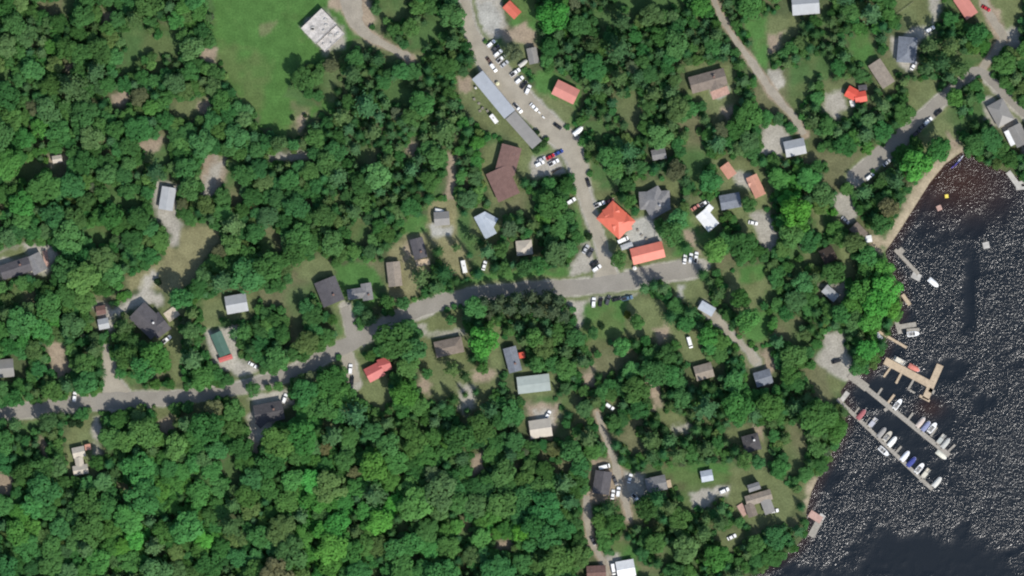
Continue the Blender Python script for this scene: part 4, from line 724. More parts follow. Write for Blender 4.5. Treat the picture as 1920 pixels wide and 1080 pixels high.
CARS = [
 (921, 82, 40, 'suv', W_, 'white car topmost of the angled row in the gravel yard'), (929, 91, 40, 'car', DG, 'dark grey car second from the top of the angled yard row'), (934, 100, 40, 'suv', W_, 'white car third from the top of the angled yard row'),
 (940, 110, 40, 'pickup', W_, 'white pickup fourth in the angled yard row'), (946, 120, 40, 'car', SV, 'silver car lowest in the angled yard row'), (925, 127, -52, 'suv', W_, 'white car standing in the lane before the long workshop'), (918, 115, -52, 'car', BRN, 'brown car right behind a white one in the yard lane'),
 (966, 136, 36, 'pickup', W_, 'white pickup below the pale narrow boat in the yard'), (974, 150, 42, 'suv', W_, 'white car in the right-hand yard row above a black car'), (982, 159, 50, 'car', BK, 'black car in the right-hand yard row'), (990, 168, 66, 'suv', W_, 'white car lowest in the right-hand yard row'),
 (971, 203, -48, 'pickup', W_, 'white pickup against the east wall of the long workshop'), (1001, 201, -45, 'car', W_, 'white car on the gravel road edge opposite the workshop'), (1046, 237, -35, 'car', BK, 'black car on the verge below the pink barn'),
 (1032, 294, 28, 'car', RD, 'red car parked beside the lodge yard hedge'), (1048, 286, 28, 'car', BL, 'dark blue car in front of the red one by the lodge'), (1012, 307, 28, 'suv', W_, 'white car nearest the lodge in its yard'), (1038, 305, 28, 'pickup', W_, 'white pickup right of a white car in the lodge yard'), (1015, 299, 28, 'car', SV, 'silver car behind the red car by the lodge'),
 (1071, 377, 32, 'suv', W_, 'white car on the left verge of the gravel road below the lodge'), (1103, 343, -72, 'car', BK, 'black car on the right verge of the gravel road'),
 (1124, 383, 22, 'pickup', W_, 'white pickup at the north corner of the big red house'), (1143, 377, 22, 'car', (0.25, 0.07, 0.06), 'maroon car north of the big red house'), (1168, 450, 24, 'van', W_, 'long white van between the red house and red barn'),
 (1098, 467, 60, 'car', SV, 'silver car upper one on the corner gravel patch'), (1107, 474, 60, 'suv', DG, 'dark car beside a silver one on the corner gravel patch'), (1119, 503, 35, 'suv', W_, 'white car lowest on the corner gravel patch'), (1114, 494, 35, 'car', BK, 'black car next to the lowest white one at the junction'),
 (1284, 486, 82, 'car', W_, 'white car leftmost of three by the road end'), (1295, 484, 82, 'suv', W_, 'white car middle of three by the road end'), (1305, 483, 82, 'pickup', W_, 'white pickup rightmost of three by the road end'),
 (1113, 567, 86, 'suv', W_, 'white car first in the line south of the junction'), (1126, 566, 80, 'car', BK, 'black car second in the line south of the junction'), (1140, 563, 70, 'suv', DG, 'dark grey car third in the line south of the junction'), (1156, 561, 15, 'car', BK, 'black car fourth in the line south of the junction'), (1176, 559, 12, 'pickup', (0.09, 0.16, 0.24), 'blue pickup last in the line south of the junction'),
 (1321, 381, 32, 'pickup', W_, 'white pickup at the corner of the bright white house'), (1304, 389, 32, 'car', (0.5, 0.2, 0.16), 'reddish car left of the bright white house'), (1412, 418, -12, 'car', W_, 'white car alone on the gravel drive below the salmon cabins'), (1293, 642, -74, 'van', W_, 'white van on the lawn edge below the road end'),
 (1759, 211, 40, 'car', BK, 'black car topmost in the line on the shore road'), (1740, 227, 40, 'suv', W_, 'white car second in the line on the shore road'), (1729, 238, 40, 'car', DG, 'dark grey car third in the line on the shore road'), (1718, 250, 40, 'suv', BK, 'black car fourth in the line on the shore road'), (1663, 305, 42, 'car', SV, 'silver car half under trees on the shore road'), (1631, 331, 40, 'suv', W_, 'white car lowest on the shore road'),
 (1744, 55, 30, 'suv', W_, 'white car at the top end of the blue-grey house'), (1713, 123, 60, 'car', W_, 'white car at the lower end of the blue-grey house'), (1849, 16, -30, 'car', RD, 'red car on the dirt drive at top right'), (1585, 413, -40, 'car', SV, 'silver car on the gravel pad behind the brown boathouse'),
 (140, 744, 85, 'suv', W_, 'white car on the north verge of the road at far left'), (312, 637, 38, 'pickup', W_, 'white pickup at the southeast corner of the big charcoal house'), (474, 684, -30, 'car', W_, 'white car on the gravel near the green-roofed shed'), (657, 692, 86, 'suv', W_, 'white car upper of two on the driveway by the rose-red cabin'), (660, 713, 86, 'car', BK, 'black car lower of two on the driveway by the rose-red cabin'),
 (534, 747, 72, 'suv', W_, 'white car at the end of the charcoal house below the road'), (908, 498, 75, 'car', W_, 'white car between roadside trees near the cream cottage'), (1027, 778, 60, 'car', W_, 'white car in the dirt yard above the white garage'), (1143, 762, -36, 'suv', W_, 'white car on the grass beside the upper south lane'),
 (1133, 875, 14, 'van', W_, 'white van parked above the dark south-lane house'), (1153, 901, -68, 'car', DG, 'dark car along the east wall of the dark south-lane house'), (1149, 927, 82, 'car', W_, 'white car left of a pair below the dark south-lane house'), (1159, 922, 82, 'suv', W_, 'white car right of a pair below the dark south-lane house'), (1181, 897, 75, 'car', W_, 'white car beside the south lane opposite the dark house'), (1193, 934, -46, 'pickup', W_, 'white pickup in the shade east of the south lane'),
 (1358, 920, 24, 'suv', W_, 'white car at the end of the gravel drive before the sprawling house'), (1112, 1014, -62, 'car', DG, 'dark car on the lower lane'), (1150, 1067, -80, 'van', W_, 'white van beside the bottom-edge white shed'), (1372, 1007, 25, 'car', W_, 'white car on the clearing at lower right'), (1451, 958, 10, 'car', W_, 'white car east of the sprawling tan house'), (1568, 677, 18, 'car', BK, 'black car on the boat-launch gravel'),
]
PCAR = {}
for x, y, a, k, c, lab in CARS:
    place(PCAR, proto_car, k, x, y, a, GZ, lab, {'car': 'car', 'suv': 'car', 'pickup': 'pickup truck', 'van': 'van'}[k], 'parked vehicles', c, None, 1.05)
# camper trailer, tanks, logs
def camper(x, y, deg, Lc, label):
    t = thing('camper_trailer', label, 'camper', (wx(x), wy(y), GZ), math.radians(deg))
    m = MB(); r = []
    for u, h0 in ((-.5, .5), (.44, .5), (.5, .8)): r.append([(u * Lc, -1.15, h0), (u * Lc, 1.15, h0), (u * Lc, 1.15, 2.6 if u < .5 else 2.1), (u * Lc, 1.0, 2.75 if u < .5 else 2.2), (u * Lc, -1.0, 2.75 if u < .5 else 2.2), (u * Lc, -1.15, 2.6 if u < .5 else 2.1)])
    m.loft(r); m.build('body', M_trim, t)
    m = MB(); m.box(-.5, 0, 2.8, .8, .8, .12); m.build('roof_vent', M_conc, t)
    m = MB(); m.box(0, -1.16, 1.8, 1.2, .04, .6); m.build('window', M_glass, t); m = MB(); m.box(1.5, -1.16, 1.35, .7, .05, 1.7); m.build('door', M_seat, t)
    for s in (-1, 1): m = MB(); m.tube([(-.3, s * 1.0 - .1, .35), (-.3, s * 1.0 + .1, .35)], .35, 10); m.build('wheel', M_tyre, t)
    m = MB(); m.box(Lc * .5 + .6, 0, .5, 1.4, .12, .12); m.build('tow_bar', M_steel, t)
camper(870, 500, -78, 6.4, 'white camper trailer beside the north driveway'); camper(1016 - 90, 223, -52, 5.0, 'cream camper trailer on the grass behind the long workshop')
def tank(x, y, r, c, label):
    t = thing('storage_tank', label, 'tank', (wx(x), wy(y), 0)); m = MB(); m.tube([(0, 0, 0), (0, 0, 1.7)], r, 14); m.build('body', c, t)
    m = MB(); m.tube([(0, 0, 1.7), (0, 0, 1.95)], [r * .92, r * .25], 14); m.build('lid', c, t); m = MB(); m.tube([(0, 0, 1.9), (0, 0, 2.1)], .12); m.build('cap', M_black, t)
tank(1190, 503, 1.0, M_trim, 'round white tank by the road below the long red barn'); tank(933, 157, .95, mat('pale_yellow_paint', (0.68, 0.66, 0.42), .5, .05), 'round pale yellow tank beside the long workshop'); tank(892, 165, .6, M_trim, 'small white tank behind the long workshop')
def log(x, y, deg, Lg, label):
    t = thing('felled_log', label, 'log', (wx(x), wy(y), 0), math.radians(deg)); m = MB(); m.tube([(-Lg / 2, 0, .4), (0, .1, .42), (Lg / 2, 0, .38)], [.42, .4, .34], 8); m.build('trunk', M_bark, t); m = MB(); m.tube([(Lg * .2, 0, .5), (Lg * .28, .5, 1.0)], [.12, .05], 6); m.build('branch_stub', M_bark, t)
log(1043, 319, 27, 5.5, 'dark log edging the lodge yard')
def pallets(x, y, deg, n, label):
    t = thing('pallet_stack', label, 'pallets', (wx(x), wy(y), 0), math.radians(deg))
    for k in range(n):
        m = MB()
        for q in range(5): m.box(-.5 + q * .25, 0, .13 + k * .15, .16, 1.2, .03)
        for q in (-1, 0, 1): m.box(0, q * .5, .06 + k * .15, 1.2, .1, .11)
        m.build('pallet', M_wood, t)
for x, y, a, n, l in [(889, 186, 20, 6, 'grey pallet stack at the north end behind the long workshop'), (898, 194, 50, 4, 'low grey pallet stack behind the workshop, second from the north'), (905, 203, -20, 8, 'tall pallet stack behind the middle of the workshop'), (900, 208, 10, 5, 'pallet stack nearest the trees behind the workshop'), (914, 208, 35, 7, 'pallet stack close to the workshop wall beside the cream camper'), (1196, 432, 15, 6, 'pallet stack in the concrete yard by the red house'), (1203, 441, 50, 5, 'pallet stack in the middle of the concrete yard'), (1212, 448, -10, 7, 'pallet stack in the concrete yard near the long red barn')]: pallets(x, y, a, n, l)
def block(x, y, deg, label):
    o = MB(); o.box(0, 0, .4, 1.6, .8, .8, 0, .85); o.box(0, 0, .84, .5, .2, .1); tag(o.build('concrete_block', M_trim, None, (wx(x), wy(y), GZ - .02), math.radians(deg)), label, 'block', 'white barrier blocks')
block(1011, 211, -42, 'white barrier block nearer the workshop on the road edge'); block(1019, 220, -42, 'white barrier block farther down the road edge')

def fence(P, label):
    t = thing('rail_fence', label, 'fence', (wx(P[0][0]), wy(P[0][1]), 0)); o = t.location
    for (ax, ay), (bx, by) in zip(P[:-1], P[1:]):
        Lg = math.hypot(bx - ax, by - ay) * S; n = max(1, int(Lg / 2.4)); an = math.atan2(wy(by) - wy(ay), wx(bx) - wx(ax))
        for k in range(n + 1):
            u = k / n; m = MB(); m.box(wx(ax + (bx - ax) * u) - o.x, wy(ay + (by - ay) * u) - o.y, .6, .14, .14, 1.4, an, .9); m.build('post', M_wood, t)
        for z in (.5, 1.0): m = MB(); m.box(wx((ax + bx) / 2) - o.x, wy((ay + by) / 2) - o.y, z, Lg, .06, .16, an); m.build('rail', M_wood, t)
fence([(1682, 26), (1712, 4)], 'wooden rail fence running diagonally across the top lawn')
fence([(1128, 446), (1140, 470), (1154, 464)], 'rail fence cornering the yard south of the big red house')
fence([(1216, 402), (1230, 428), (1228, 446)], 'rail fence between the concrete yard and the broad grey hall')
# ------------------------------------------------------------------ trees
def leaf(m, c, n, sz, rnd):
    n = n.normalized(); u = n.orthogonal().normalized(); a = rnd.uniform(0, 6.28); w = n.cross(u)
    p = (u * math.cos(a) + w * math.sin(a)) * sz; q = (w * math.cos(a) - u * math.sin(a)) * sz * rnd.uniform(.6, .95)
    m.quad(tuple(c - p - q * .6), tuple(c + p * .9 - q), tuple(c + p + q * .7), tuple(c - p * .8 + q))
def broad_crown(seed):
    rnd = random.Random(seed); m = MB(); lobes = []
    nl = rnd.randint(15, 20); sx = rnd.uniform(.88, 1.08); sy = rnd.uniform(.88, 1.08)
    for i in range(nl):
        th = i * 2.4 + rnd.uniform(-.5, .5); rr = math.sqrt((i + .5) / nl) * .76; top = math.sqrt(max(0, 1 - rr * rr))
        lobes.append((Vector((math.cos(th) * rr * sx, math.sin(th) * rr * sy, 1.42 + top * .62 * rnd.uniform(.75, 1.08) - .12)), rnd.uniform(.22, .36)))
    for c, r in lobes:
        for k in range(int(78 * (r / .3) ** 2)):
            d = Vector((rnd.gauss(0, 1), rnd.gauss(0, 1), rnd.gauss(.35, .9))).normalized(); q = c + d * r * rnd.uniform(.75, 1.12)
            leaf(m, q, d * 1.0 + q.normalized() * .35 + Vector((rnd.gauss(0, .3), rnd.gauss(0, .3), rnd.gauss(.2, .3))), rnd.uniform(.052, .092), rnd)
    for k in range(150):     # skirt below
        th = rnd.uniform(0, 6.28); rr = rnd.uniform(.35, .85); leaf(m, Vector((math.cos(th) * rr * sx, math.sin(th) * rr * sy, rnd.uniform(.85, 1.4))), Vector((math.cos(th), math.sin(th), .4)), rnd.uniform(.07, .11), rnd)
    return m.mesh('crown')
def broad_trunk(seed):
    rnd = random.Random(seed + 50); m = MB(); m.tube([(0, 0, -.05), (.01, .01, .5), (0, 0, 1.1), (.02, 0, 1.6)], [.075, .055, .045, .02], 7)
    for k in range(5):
        a = k * 1.26 + rnd.uniform(-.3, .3); z = rnd.uniform(.65, 1.1); m.tube([(0, 0, z), (math.cos(a) * .3, math.sin(a) * .3, z + .3), (math.cos(a) * .55, math.sin(a) * .55, z + .5)], [.03, .02, .008], 5)
    return m.mesh('trunk')
def spruce_crown(seed):
    rnd = random.Random(seed); m = MB(); H = 3.7
    for w in range(15):
        f = w / 14.0; z = .5 + (H - .55) * f; r = (1 - f) ** .85 * rnd.uniform(.88, 1.05) + .04; nb = 10 - int(5 * f)
        for b in range(nb):
            a = b / nb * 6.283 + w * 1.1 + rnd.uniform(-.2, .2); L_ = r * rnd.uniform(.78, 1.12); k = max(2, int(5 * L_) + 1)
            for s in range(k):
                t = (s + .7) / k * L_; c = Vector((math.cos(a) * t, math.sin(a) * t, z - t * .28 + rnd.uniform(-.04, .04))); leaf(m, c, Vector((math.cos(a) * .45, math.sin(a) * .45, 1)) + Vector((rnd.gauss(0, .25), rnd.gauss(0, .25), 0)), rnd.uniform(.07, .12) * (1.1 - .4 * t / max(L_, .1)), rnd)
    return m.mesh('crown')
def pine_crown(seed):
    rnd = random.Random(seed); m = MB(); H = 2.9
    for w in range(9):
        f = w / 8.0; z = 1.0 + (H - 1.1) * f; r = (1 - f * .82) * rnd.uniform(.72, 1.08) * (0.8 + .2 * math.sin(min(1, f * 3) * 1.57)); nb = rnd.randint(5, 7) - int(2 * f)
        for b in range(nb):
            a = b / nb * 6.283 + w * .9 + rnd.uniform(-.35, .35); L_ = r * rnd.uniform(.6, 1.12)
            n = int(20 * L_) + 3
            for s in range(n):
                t = (.2 + .8 * rnd.random() ** .7) * L_; sp = .05 + .17 * t / max(L_, .1) * L_
                c = Vector((math.cos(a) * t + rnd.gauss(0, sp * .6), math.sin(a) * t + rnd.gauss(0, sp * .6), z + t * .12 + rnd.gauss(0, .035)))
                leaf(m, c, Vector((rnd.gauss(0, .4), rnd.gauss(0, .4), 1)), rnd.uniform(.045, .085), rnd)
    return m.mesh('crown')
def straight_trunk(H, seed, z0=.5):
    rnd = random.Random(seed); m = MB(); m.tube([(0, 0, -.05), (0, 0, H * .5), (.01, 0, H)], [.075, .05, .01], 7)
    for k in range(8):
        a = k * 2.4; z = z0 + (H - z0) * k / 9; m.tube([(0, 0, z), (math.cos(a) * .4 * (1 - z / H), math.sin(a) * .4 * (1 - z / H), z + .03)], [.018, .006], 4)
    return m.mesh('trunk')
VAR = []      # (kind, crown mesh, trunk mesh)
for i in range(6): VAR.append(('broad', broad_crown(100 + i), broad_trunk(100 + i)))
for i in range(3): VAR.append(('spruce', spruce_crown(200 + i), straight_trunk(3.5, 200 + i)))
for i in range(4): VAR.append(('pine', pine_crown(300 + i), straight_trunk(2.8, 300 + i, .9)))
for k, c, t_ in VAR: c.materials.append(M_leaf); t_.materials.append(M_bark)
KV = {'broad': [0, 1, 2, 3, 4, 5], 'spruce': [6, 7, 8], 'pine': [9, 10, 11, 12]}

# where trees may stand
MX, MY = np.meshgrid(np.arange(-220, 2140, 3.0), np.arange(-220, 1300, 3.0))
clear = np.full(MX.shape, 200.0)
for kind, P in COVER: clear = np.minimum(clear, poly_sd(MX, MY, P))
for nm, (key, P) in ROADS.items(): clear = np.minimum(clear, line_sd(MX, MY, P) + (-3 if key == 'dirt' or 'lane' in nm else 2))
for f in footp: clear = np.minimum(clear, seg_dist(MX, MY, f[0], f[1], f[2], f[3])[0] - f[4] * .5 - 4)
clear = np.minimum(clear, glade(MX, MY) + 4)
for x, y, a, k, c, lab in CARS: clear = np.minimum(clear, np.hypot(MX - x, MY - y) - 9)
for x, y, r in [(978, 667, 13), (1084, 246, 14), (981, 119, 10), (824, 395, 10), (1580, 742, 14), (1600, 712, 18), (1660, 676, 12), (1686, 612, 12), (1650, 624, 8), (1890, 322, 12), (1522, 968, 14), (1694, 558, 8), (1678, 466, 14), (1640, 460, 10), (1594, 728, 8), (1750, 222, 14), (1725, 245, 14), (1650, 318, 10)]: clear = np.minimum(clear, np.hypot(MX - x, MY - y) - r)
clear = np.minimum(clear, poly_sd(MX, MY, SHORE) + 4)
def cl(x, y):
    j = int((x + 220) / 3.0 + .5); i = int((y + 220) / 3.0 + .5)
    return clear[min(max(i, 0), clear.shape[0] - 1), min(max(j, 0), clear.shape[1] - 1)]
BRIGHT = [(87, 83, 30, .8), (80, 260, 34, .9), (27, 320, 26, .8), (73, 322, 24, .9), (290, 190, 30, .5), (347, 27, 26, .7), (40, 380, 24, .6), (73, 380, 22, .8), (200, 443, 32, .8), (227, 553, 24, .8), (67, 627, 28, .7), (107, 603, 16, .9), (293, 677, 30, .7), (363, 693, 26, .8), (47, 977, 40, .9), (247, 1010, 34, 1.3), (387, 1013, 20, 1.5), (330, 987, 18, 1.1), (267, 857, 18, .8), (187, 1063, 40, .9), (347, 920, 40, .6),
 (603, 820, 22, .9), (580, 910, 30, .9), (733, 935, 26, 1.6), (720, 968, 18, 1.5), (787, 1040, 26, 1.0), (613, 963, 50, .9), (597, 1027, 50, .8), (663, 967, 28, .8), (847, 983, 22, .9), (923, 987, 32, .9), (710, 863, 30, .6), (753, 740, 28, .8), (537, 1070, 26, .8), (627, 740, 22, .6), (560, 790, 40, .5), (880, 253, 34, 1.0), (877, 300, 20, 1.0), (1037, 32, 36, 1.1), (1313, 20, 26, .9), (1407, 60, 22, 1.0), (1433, 110, 22, 1.0), (1280, 127, 14, .7), (1200, 70, 24, .6),
 (1640, 63, 26, .7), (1490, 200, 24, 1.3), (1813, 187, 26, 1.0), (1860, 93, 30, .8), (1713, 310, 30, .9), (1480, 343, 34, .9), (1613, 267, 26, .8), (1490, 395, 40, 1.3), (1560, 403, 18, 1.2), (1657, 537, 48, .8), (1633, 577, 40, .8), (1633, 643, 30, 1.0), (1187, 650, 20, .9), (1427, 623, 40, .7), (1323, 630, 26, .7), (905, 643, 30, 1.2), (975, 997, 20, 1.4), (1410, 740, 34, .5), (1085, 370, 18, .6), (1340, 440, 30, .5), (1400, 180, 50, .35), (1340, 370, 30, .4), (1180, 870, 20, .4), (20, 640, 40, .3), (1550, 800, 26, .5), (1480, 760, 30, .5), (1100, 250, 26, .3), (820, 830, 30, .3), (330, 900, 120, .25), (650, 1000, 160, .25), (1010, 400, 26, .6), (1330, 1040, 30, .6)]
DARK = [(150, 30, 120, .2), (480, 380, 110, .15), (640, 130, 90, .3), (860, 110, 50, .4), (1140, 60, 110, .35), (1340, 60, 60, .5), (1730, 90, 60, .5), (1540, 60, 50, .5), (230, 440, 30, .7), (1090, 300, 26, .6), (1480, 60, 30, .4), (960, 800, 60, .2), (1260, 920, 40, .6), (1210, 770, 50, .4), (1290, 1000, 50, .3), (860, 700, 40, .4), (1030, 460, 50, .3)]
CONIF = [(640, 180, 120, .55), (760, 330, 150, .4), (850, 130, 60, .5), (1120, 130, 130, .4), (1200, 250, 130, .3), (1370, 80, 70, .7), (1740, 120, 90, .75), (1830, 230, 60, .4), (970, 575, 90, .8), (1540, 80, 70, .5), (1210, 780, 90, .6), (1280, 980, 120, .6), (860, 700, 70, .6), (830, 500, 80, .7), (1500, 620, 80, .15), (1330, 760, 80, .5), (300, 100, 150, .15), (1560, 270, 80, .3), (440, 520, 60, .3), (960, 490, 70, .4), (1490, 780, 60, .4), (90, 790, 70, .5), (1430, 1000, 80, .5)]
def field(lst, x, y): return sum(a * math.exp(-((x - cx) ** 2 + (y - cy) ** 2) / (r * r)) for cx, cy, r, a in lst)
def mix3(a, b, t): return tuple(a[i] + (b[i] - a[i]) * t for i in range(3))
def tint_for(kind, x, y, rnd, bias=0.0):
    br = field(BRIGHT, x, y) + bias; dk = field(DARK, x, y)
    if kind == 'broad':
        c = mix3((0.052, 0.110, 0.046), (0.090, 0.150, 0.070), min(1, max(0, rnd.gauss(.5, .35))))
        c = mix3(c, (0.086, 0.195, 0.055), min(1.0, br * .85 * rnd.uniform(.75, 1.15)))
        if br > 1: c = mix3(c, (0.10, 0.235, 0.06), min(1, (br - 1) * 1.0))
        if rnd.random() < .02: c = (0.13, 0.11, 0.085)
        if rnd.random() < .13: c = mix3(c, (0.13, 0.145, 0.085), .6)
    elif kind == 'pine': c = mix3((0.075, 0.120, 0.070), (0.115, 0.150, 0.090), rnd.random())
    else: c = mix3((0.040, 0.085, 0.045), (0.060, 0.110, 0.055), rnd.random())
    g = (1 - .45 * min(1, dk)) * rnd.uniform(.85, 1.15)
    h = rnd.uniform(-1, 1); g *= rnd.uniform(.86, 1.18)
    g *= 0.97
    return (c[0] * g * 1.08 * (1 + .2 * h), c[1] * g * 1.52, c[2] * g * 0.96 * (1 - .1 * h + rnd.uniform(-.08, .06)))
trees = []      # (x, y, r_px, kind, tint, explicit)
hashg = {}
def near_ok(x, y, r, f):
    k = 40
    for a in (-1, 0, 1):
        for b in (-1, 0, 1):
            for (tx, ty, tr) in hashg.get((int(x // k) + a, int(y // k) + b), ()):
                if (tx - x) ** 2 + (ty - y) ** 2 < (f * (tr + r)) ** 2: return False
    return True
def add_tree(x, y, r, kind, tint, exp=False):
    trees.append((x, y, r, kind, tint, exp)); hashg.setdefault((int(x // 40), int(y // 40)), []).append((x, y, r))
EXPL = [(905, 640, 29, 'broad', 1.0), (893, 577, 24, 'broad', .0), (742, 636, 36, 'broad', -.1), (775, 655, 26, 'broad', -.1), (757, 738, 27, 'broad', .3), (848, 692, 22, 'pine', 0), (872, 706, 16, 'pine', 0), (672, 577, 20, 'pine', 0), (692, 596, 16, 'broad', 0), (728, 566, 15, 'broad', 0), (756, 568, 14, 'broad', 0), (790, 520, 24, 'pine', 0), (832, 512, 22, 'spruce', 0), (822, 472, 14, 'spruce', 0), (856, 464, 13, 'pine', 0),
 (930, 574, 22, 'pine', 0), (956, 578, 24, 'pine', 0), (984, 578, 22, 'pine', 0), (1010, 582, 24, 'pine', 0), (1036, 584, 24, 'pine', 0), (1058, 592, 20, 'pine', 0), (918, 590, 14, 'pine', 0), (940, 563, 20, 'pine', 0), (968, 560, 22, 'pine', 0), (996, 559, 22, 'pine', 0), (1024, 559, 23, 'pine', 0), (1046, 564, 22, 'pine', 0), (908, 567, 19, 'pine', 0), (1160, 487, 18, 'broad', -.2), (1207, 541, 16, 'pine', 0), (1226, 536, 15, 'spruce', 0), (1244, 541, 17, 'pine', 0), (1318, 515, 15, 'spruce', 0), (1194, 603, 16, 'broad', -.2), (1112, 624, 12, 'broad', 0), (1256, 594, 17, 'spruce', 0), (1292, 586, 18, 'spruce', 0), (1310, 612, 14, 'pine', 0), (1326, 630, 20, 'broad', .4),
 (1757, 281, 24, 'broad', .4), (1711, 313, 30, 'broad', .4), (1788, 184, 18, 'broad', .2), (984, 343, 13, 'spruce', 0), (962, 102, 19, 'broad', -.2), (1037, 34, 32, 'broad', .6), (1404, 384, 16, 'broad', -.1), (1258, 438, 24, 'broad', .1), (1240, 425, 16, 'broad', 0), (1180, 378, 14, 'broad', 0), (1168, 372, 14, 'spruce', 0), (1190, 395, 10, 'broad', 0), (1270, 412, 22, 'broad', .1), (1285, 465, 15, 'spruce', 0), (1340, 470, 24, 'broad', .3), (1360, 455, 20, 'broad', .2),
 (296, 670, 30, 'broad', .5), (240, 668, 24, 'broad', 0), (272, 690, 26, 'broad', .3), (236, 612, 24, 'pine', 0), (342, 560, 24, 'broad', 0), (358, 620, 18, 'broad', .1), (440, 625, 18, 'pine', 0), (458, 622, 17, 'broad', 0), (470, 655, 16, 'spruce', 0), (424, 606, 12, 'pine', 0), (92, 790, 20, 'broad', -.1), (155, 775, 15, 'broad', 0), (30, 795, 20, 'pine', 0), (476, 730, 15, 'broad', .1), (182, 866, 15, 'broad', 0), (845, 600, 10, 'broad', 0), (800, 700, 12, 'broad', 0), (850, 750, 14, 'spruce', 0), (830, 760, 14, 'pine', 0), (905, 690, 12, 'broad', .2), (872, 740, 8, 'spruce', 0), (893, 735, 9, 'spruce', 0), (876, 770, 8, 'spruce', 0),
 (1003, 632, 20, 'broad', .2), (886, 450, 15, 'pine', 0), (914, 472, 20, 'pine', 0), (938, 470, 16, 'broad', -.2), (930, 502, 15, 'spruce', 0), (896, 514, 13, 'spruce', 0), (946, 506, 14, 'broad', -.1), (985, 502, 18, 'broad', -.1), (1010, 498, 18, 'broad', .1), (955, 430, 16, 'broad', 0), (880, 478, 10, 'spruce', 0), (1020, 650, 22, 'broad', .1), (1006, 682, 16, 'broad', .1), (1330, 530, 13, 'pine', 0), (1400, 600, 24, 'broad', .3), (1345, 552, 20, 'pine', 0), (1385, 560, 20, 'broad', .1), (1700, 110, 1, 'pine', 0), (1740, 90, 24, 'pine', 0), (1760, 120, 26, 'pine', 0), (1735, 130, 22, 'pine', 0), (1780, 90, 26, 'pine', 0), (1800, 130, 24, 'pine', 0), (1420, 865, 16, 'broad', -.1), (1395, 862, 18, 'broad', -.2), (1378, 845, 15, 'spruce', 0), (1230, 935, 26, 'spruce', 0), (1210, 952, 24, 'broad', -.3), (1255, 950, 24, 'pine', 0), (1140, 955, 22, 'spruce', 0), (1150, 980, 20, 'broad', 0), (1155, 835, 13, 'spruce', 0), (1166, 862, 12, 'spruce', 0), (1070, 845, 22, 'broad', 0), (1090, 875, 20, 'broad', .1), (1480, 700, 20, 'broad', .3), (1575, 590, 20, 'broad', .2), (1600, 600, 20, 'broad', .3), (1605, 690, 17, 'broad', .1), (1625, 655, 22, 'broad', .5), (1612, 675, 16, 'broad', .3),
 (1660, 540, 30, 'broad', .5), (1640, 570, 28, 'broad', .4), (1655, 505, 20, 'broad', .2), (1610, 545, 24, 'broad', .1), (1628, 600, 24, 'broad', .4), (1670, 580, 18, 'broad', .4), (1600, 455, 22, 'broad', .1), (1622, 480, 20, 'broad', 0), (1575, 450, 17, 'broad', .1), (1650, 420, 22, 'broad', .1), (1665, 390, 20, 'broad', .1), (1490, 398, 30, 'broad', .9), (1475, 375, 20, 'broad', .7), (1500, 425, 18, 'broad', .6), (1480, 440, 24, 'broad', -.4), (975, 998, 17, 'broad', .8), (1000, 985, 24, 'broad', 0), (1030, 1005, 24, 'broad', 0), (500, 268, 16, 'broad', -.1), (525, 270, 17, 'broad', -.1), (550, 272, 13, 'broad', 0), (512, 282, 12, 'broad', .2)]
re_ = random.Random(99)
for x, y, r, k, bias in EXPL:
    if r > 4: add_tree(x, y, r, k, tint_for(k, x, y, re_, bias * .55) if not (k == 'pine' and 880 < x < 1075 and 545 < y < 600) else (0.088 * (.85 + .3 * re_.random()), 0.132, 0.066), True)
rt = random.Random(5)
for sweep, (rlo, rhi, f, n) in enumerate([(27, 36, .62, 900), (19, 27, .59, 9000), (13, 19, .56, 26000), (9, 13, .53, 34000), (6.5, 9, .52, 26000)]):
    for k in range(n):
        x = rt.uniform(-170, 2090); y = rt.uniform(-170, 1250)
        r = rt.uniform(rlo, rhi)
        if sweep <= 1 and y < 480 and x < 1300 and rt.random() < .55: continue
        if sweep == 0: kd0 = 1
        if cl(x, y) < r * (.66 if r > 12 else .5): continue
        cf = min(.9, .14 + (.12 if x > 650 and y < 850 else 0) + field(CONIF, x, y)); kd = 'broad'
        if rt.random() < cf: kd = 'pine' if (rt.random() < .72 and r > 9) else 'spruce'
        if kd == 'spruce': r = min(r, 15)
        if not near_ok(x, y, r, f): continue
        add_tree(x, y, r, kd, tint_for(kd, x, y, rt))
print('trees', len(trees))
# the ones that show largest stand as trees of their own, by kind; the rest are the wood
inview = [t for t in trees if -10 < t[0] < 1930 and -10 < t[1] < 1090]
def size_key(t): return -(t[2] + (100 if t[5] else 0))
own = sorted([t for t in inview if t[3] == 'broad'], key=size_key)[:300] + sorted([t for t in inview if t[3] == 'pine'], key=size_key)[:130] + sorted([t for t in inview if t[3] == 'spruce'], key=size_key)[:70]
ownset = set((t[0], t[1]) for t in own)
LAND += [(480, 120, 'the meadow'), (405, 325, 'the dirt clearing'), (110, 672, 'the bare dirt patch'), (128, 128, 'the upper left bare spot'), (225, 188, 'the bare spot in the left woods'), (280, 275, 'the bare spot left of the dirt clearing'), (1140, 605, 'the green lawn'), (1400, 540, 'the round lawn'), (1570, 660, 'the boat launch'), (1765, 265, 'the beach lawn'), (1720, 230, 'the shore road cars'), (1450, 265, 'the pale dirt yard'), (895, 870, 'the lower bare dirt spot'), (945, 1020, 'the bottom dirt spot'), (310, 790, 'the reddish dirt patch'), (1225, 745, 'the dirt strip'), (690, 60, 'the meadow dirt track'), (1380, 70, 'the upper forest lane'), (1085, 300, 'the gravel road bend'), (1130, 820, 'the south lane'), (5, 905, 'the tan left-edge clearing'), (540, 700, 'the road bend'), (1000, 545, 'the main road'), (1720, 20, 'the top lawn')]
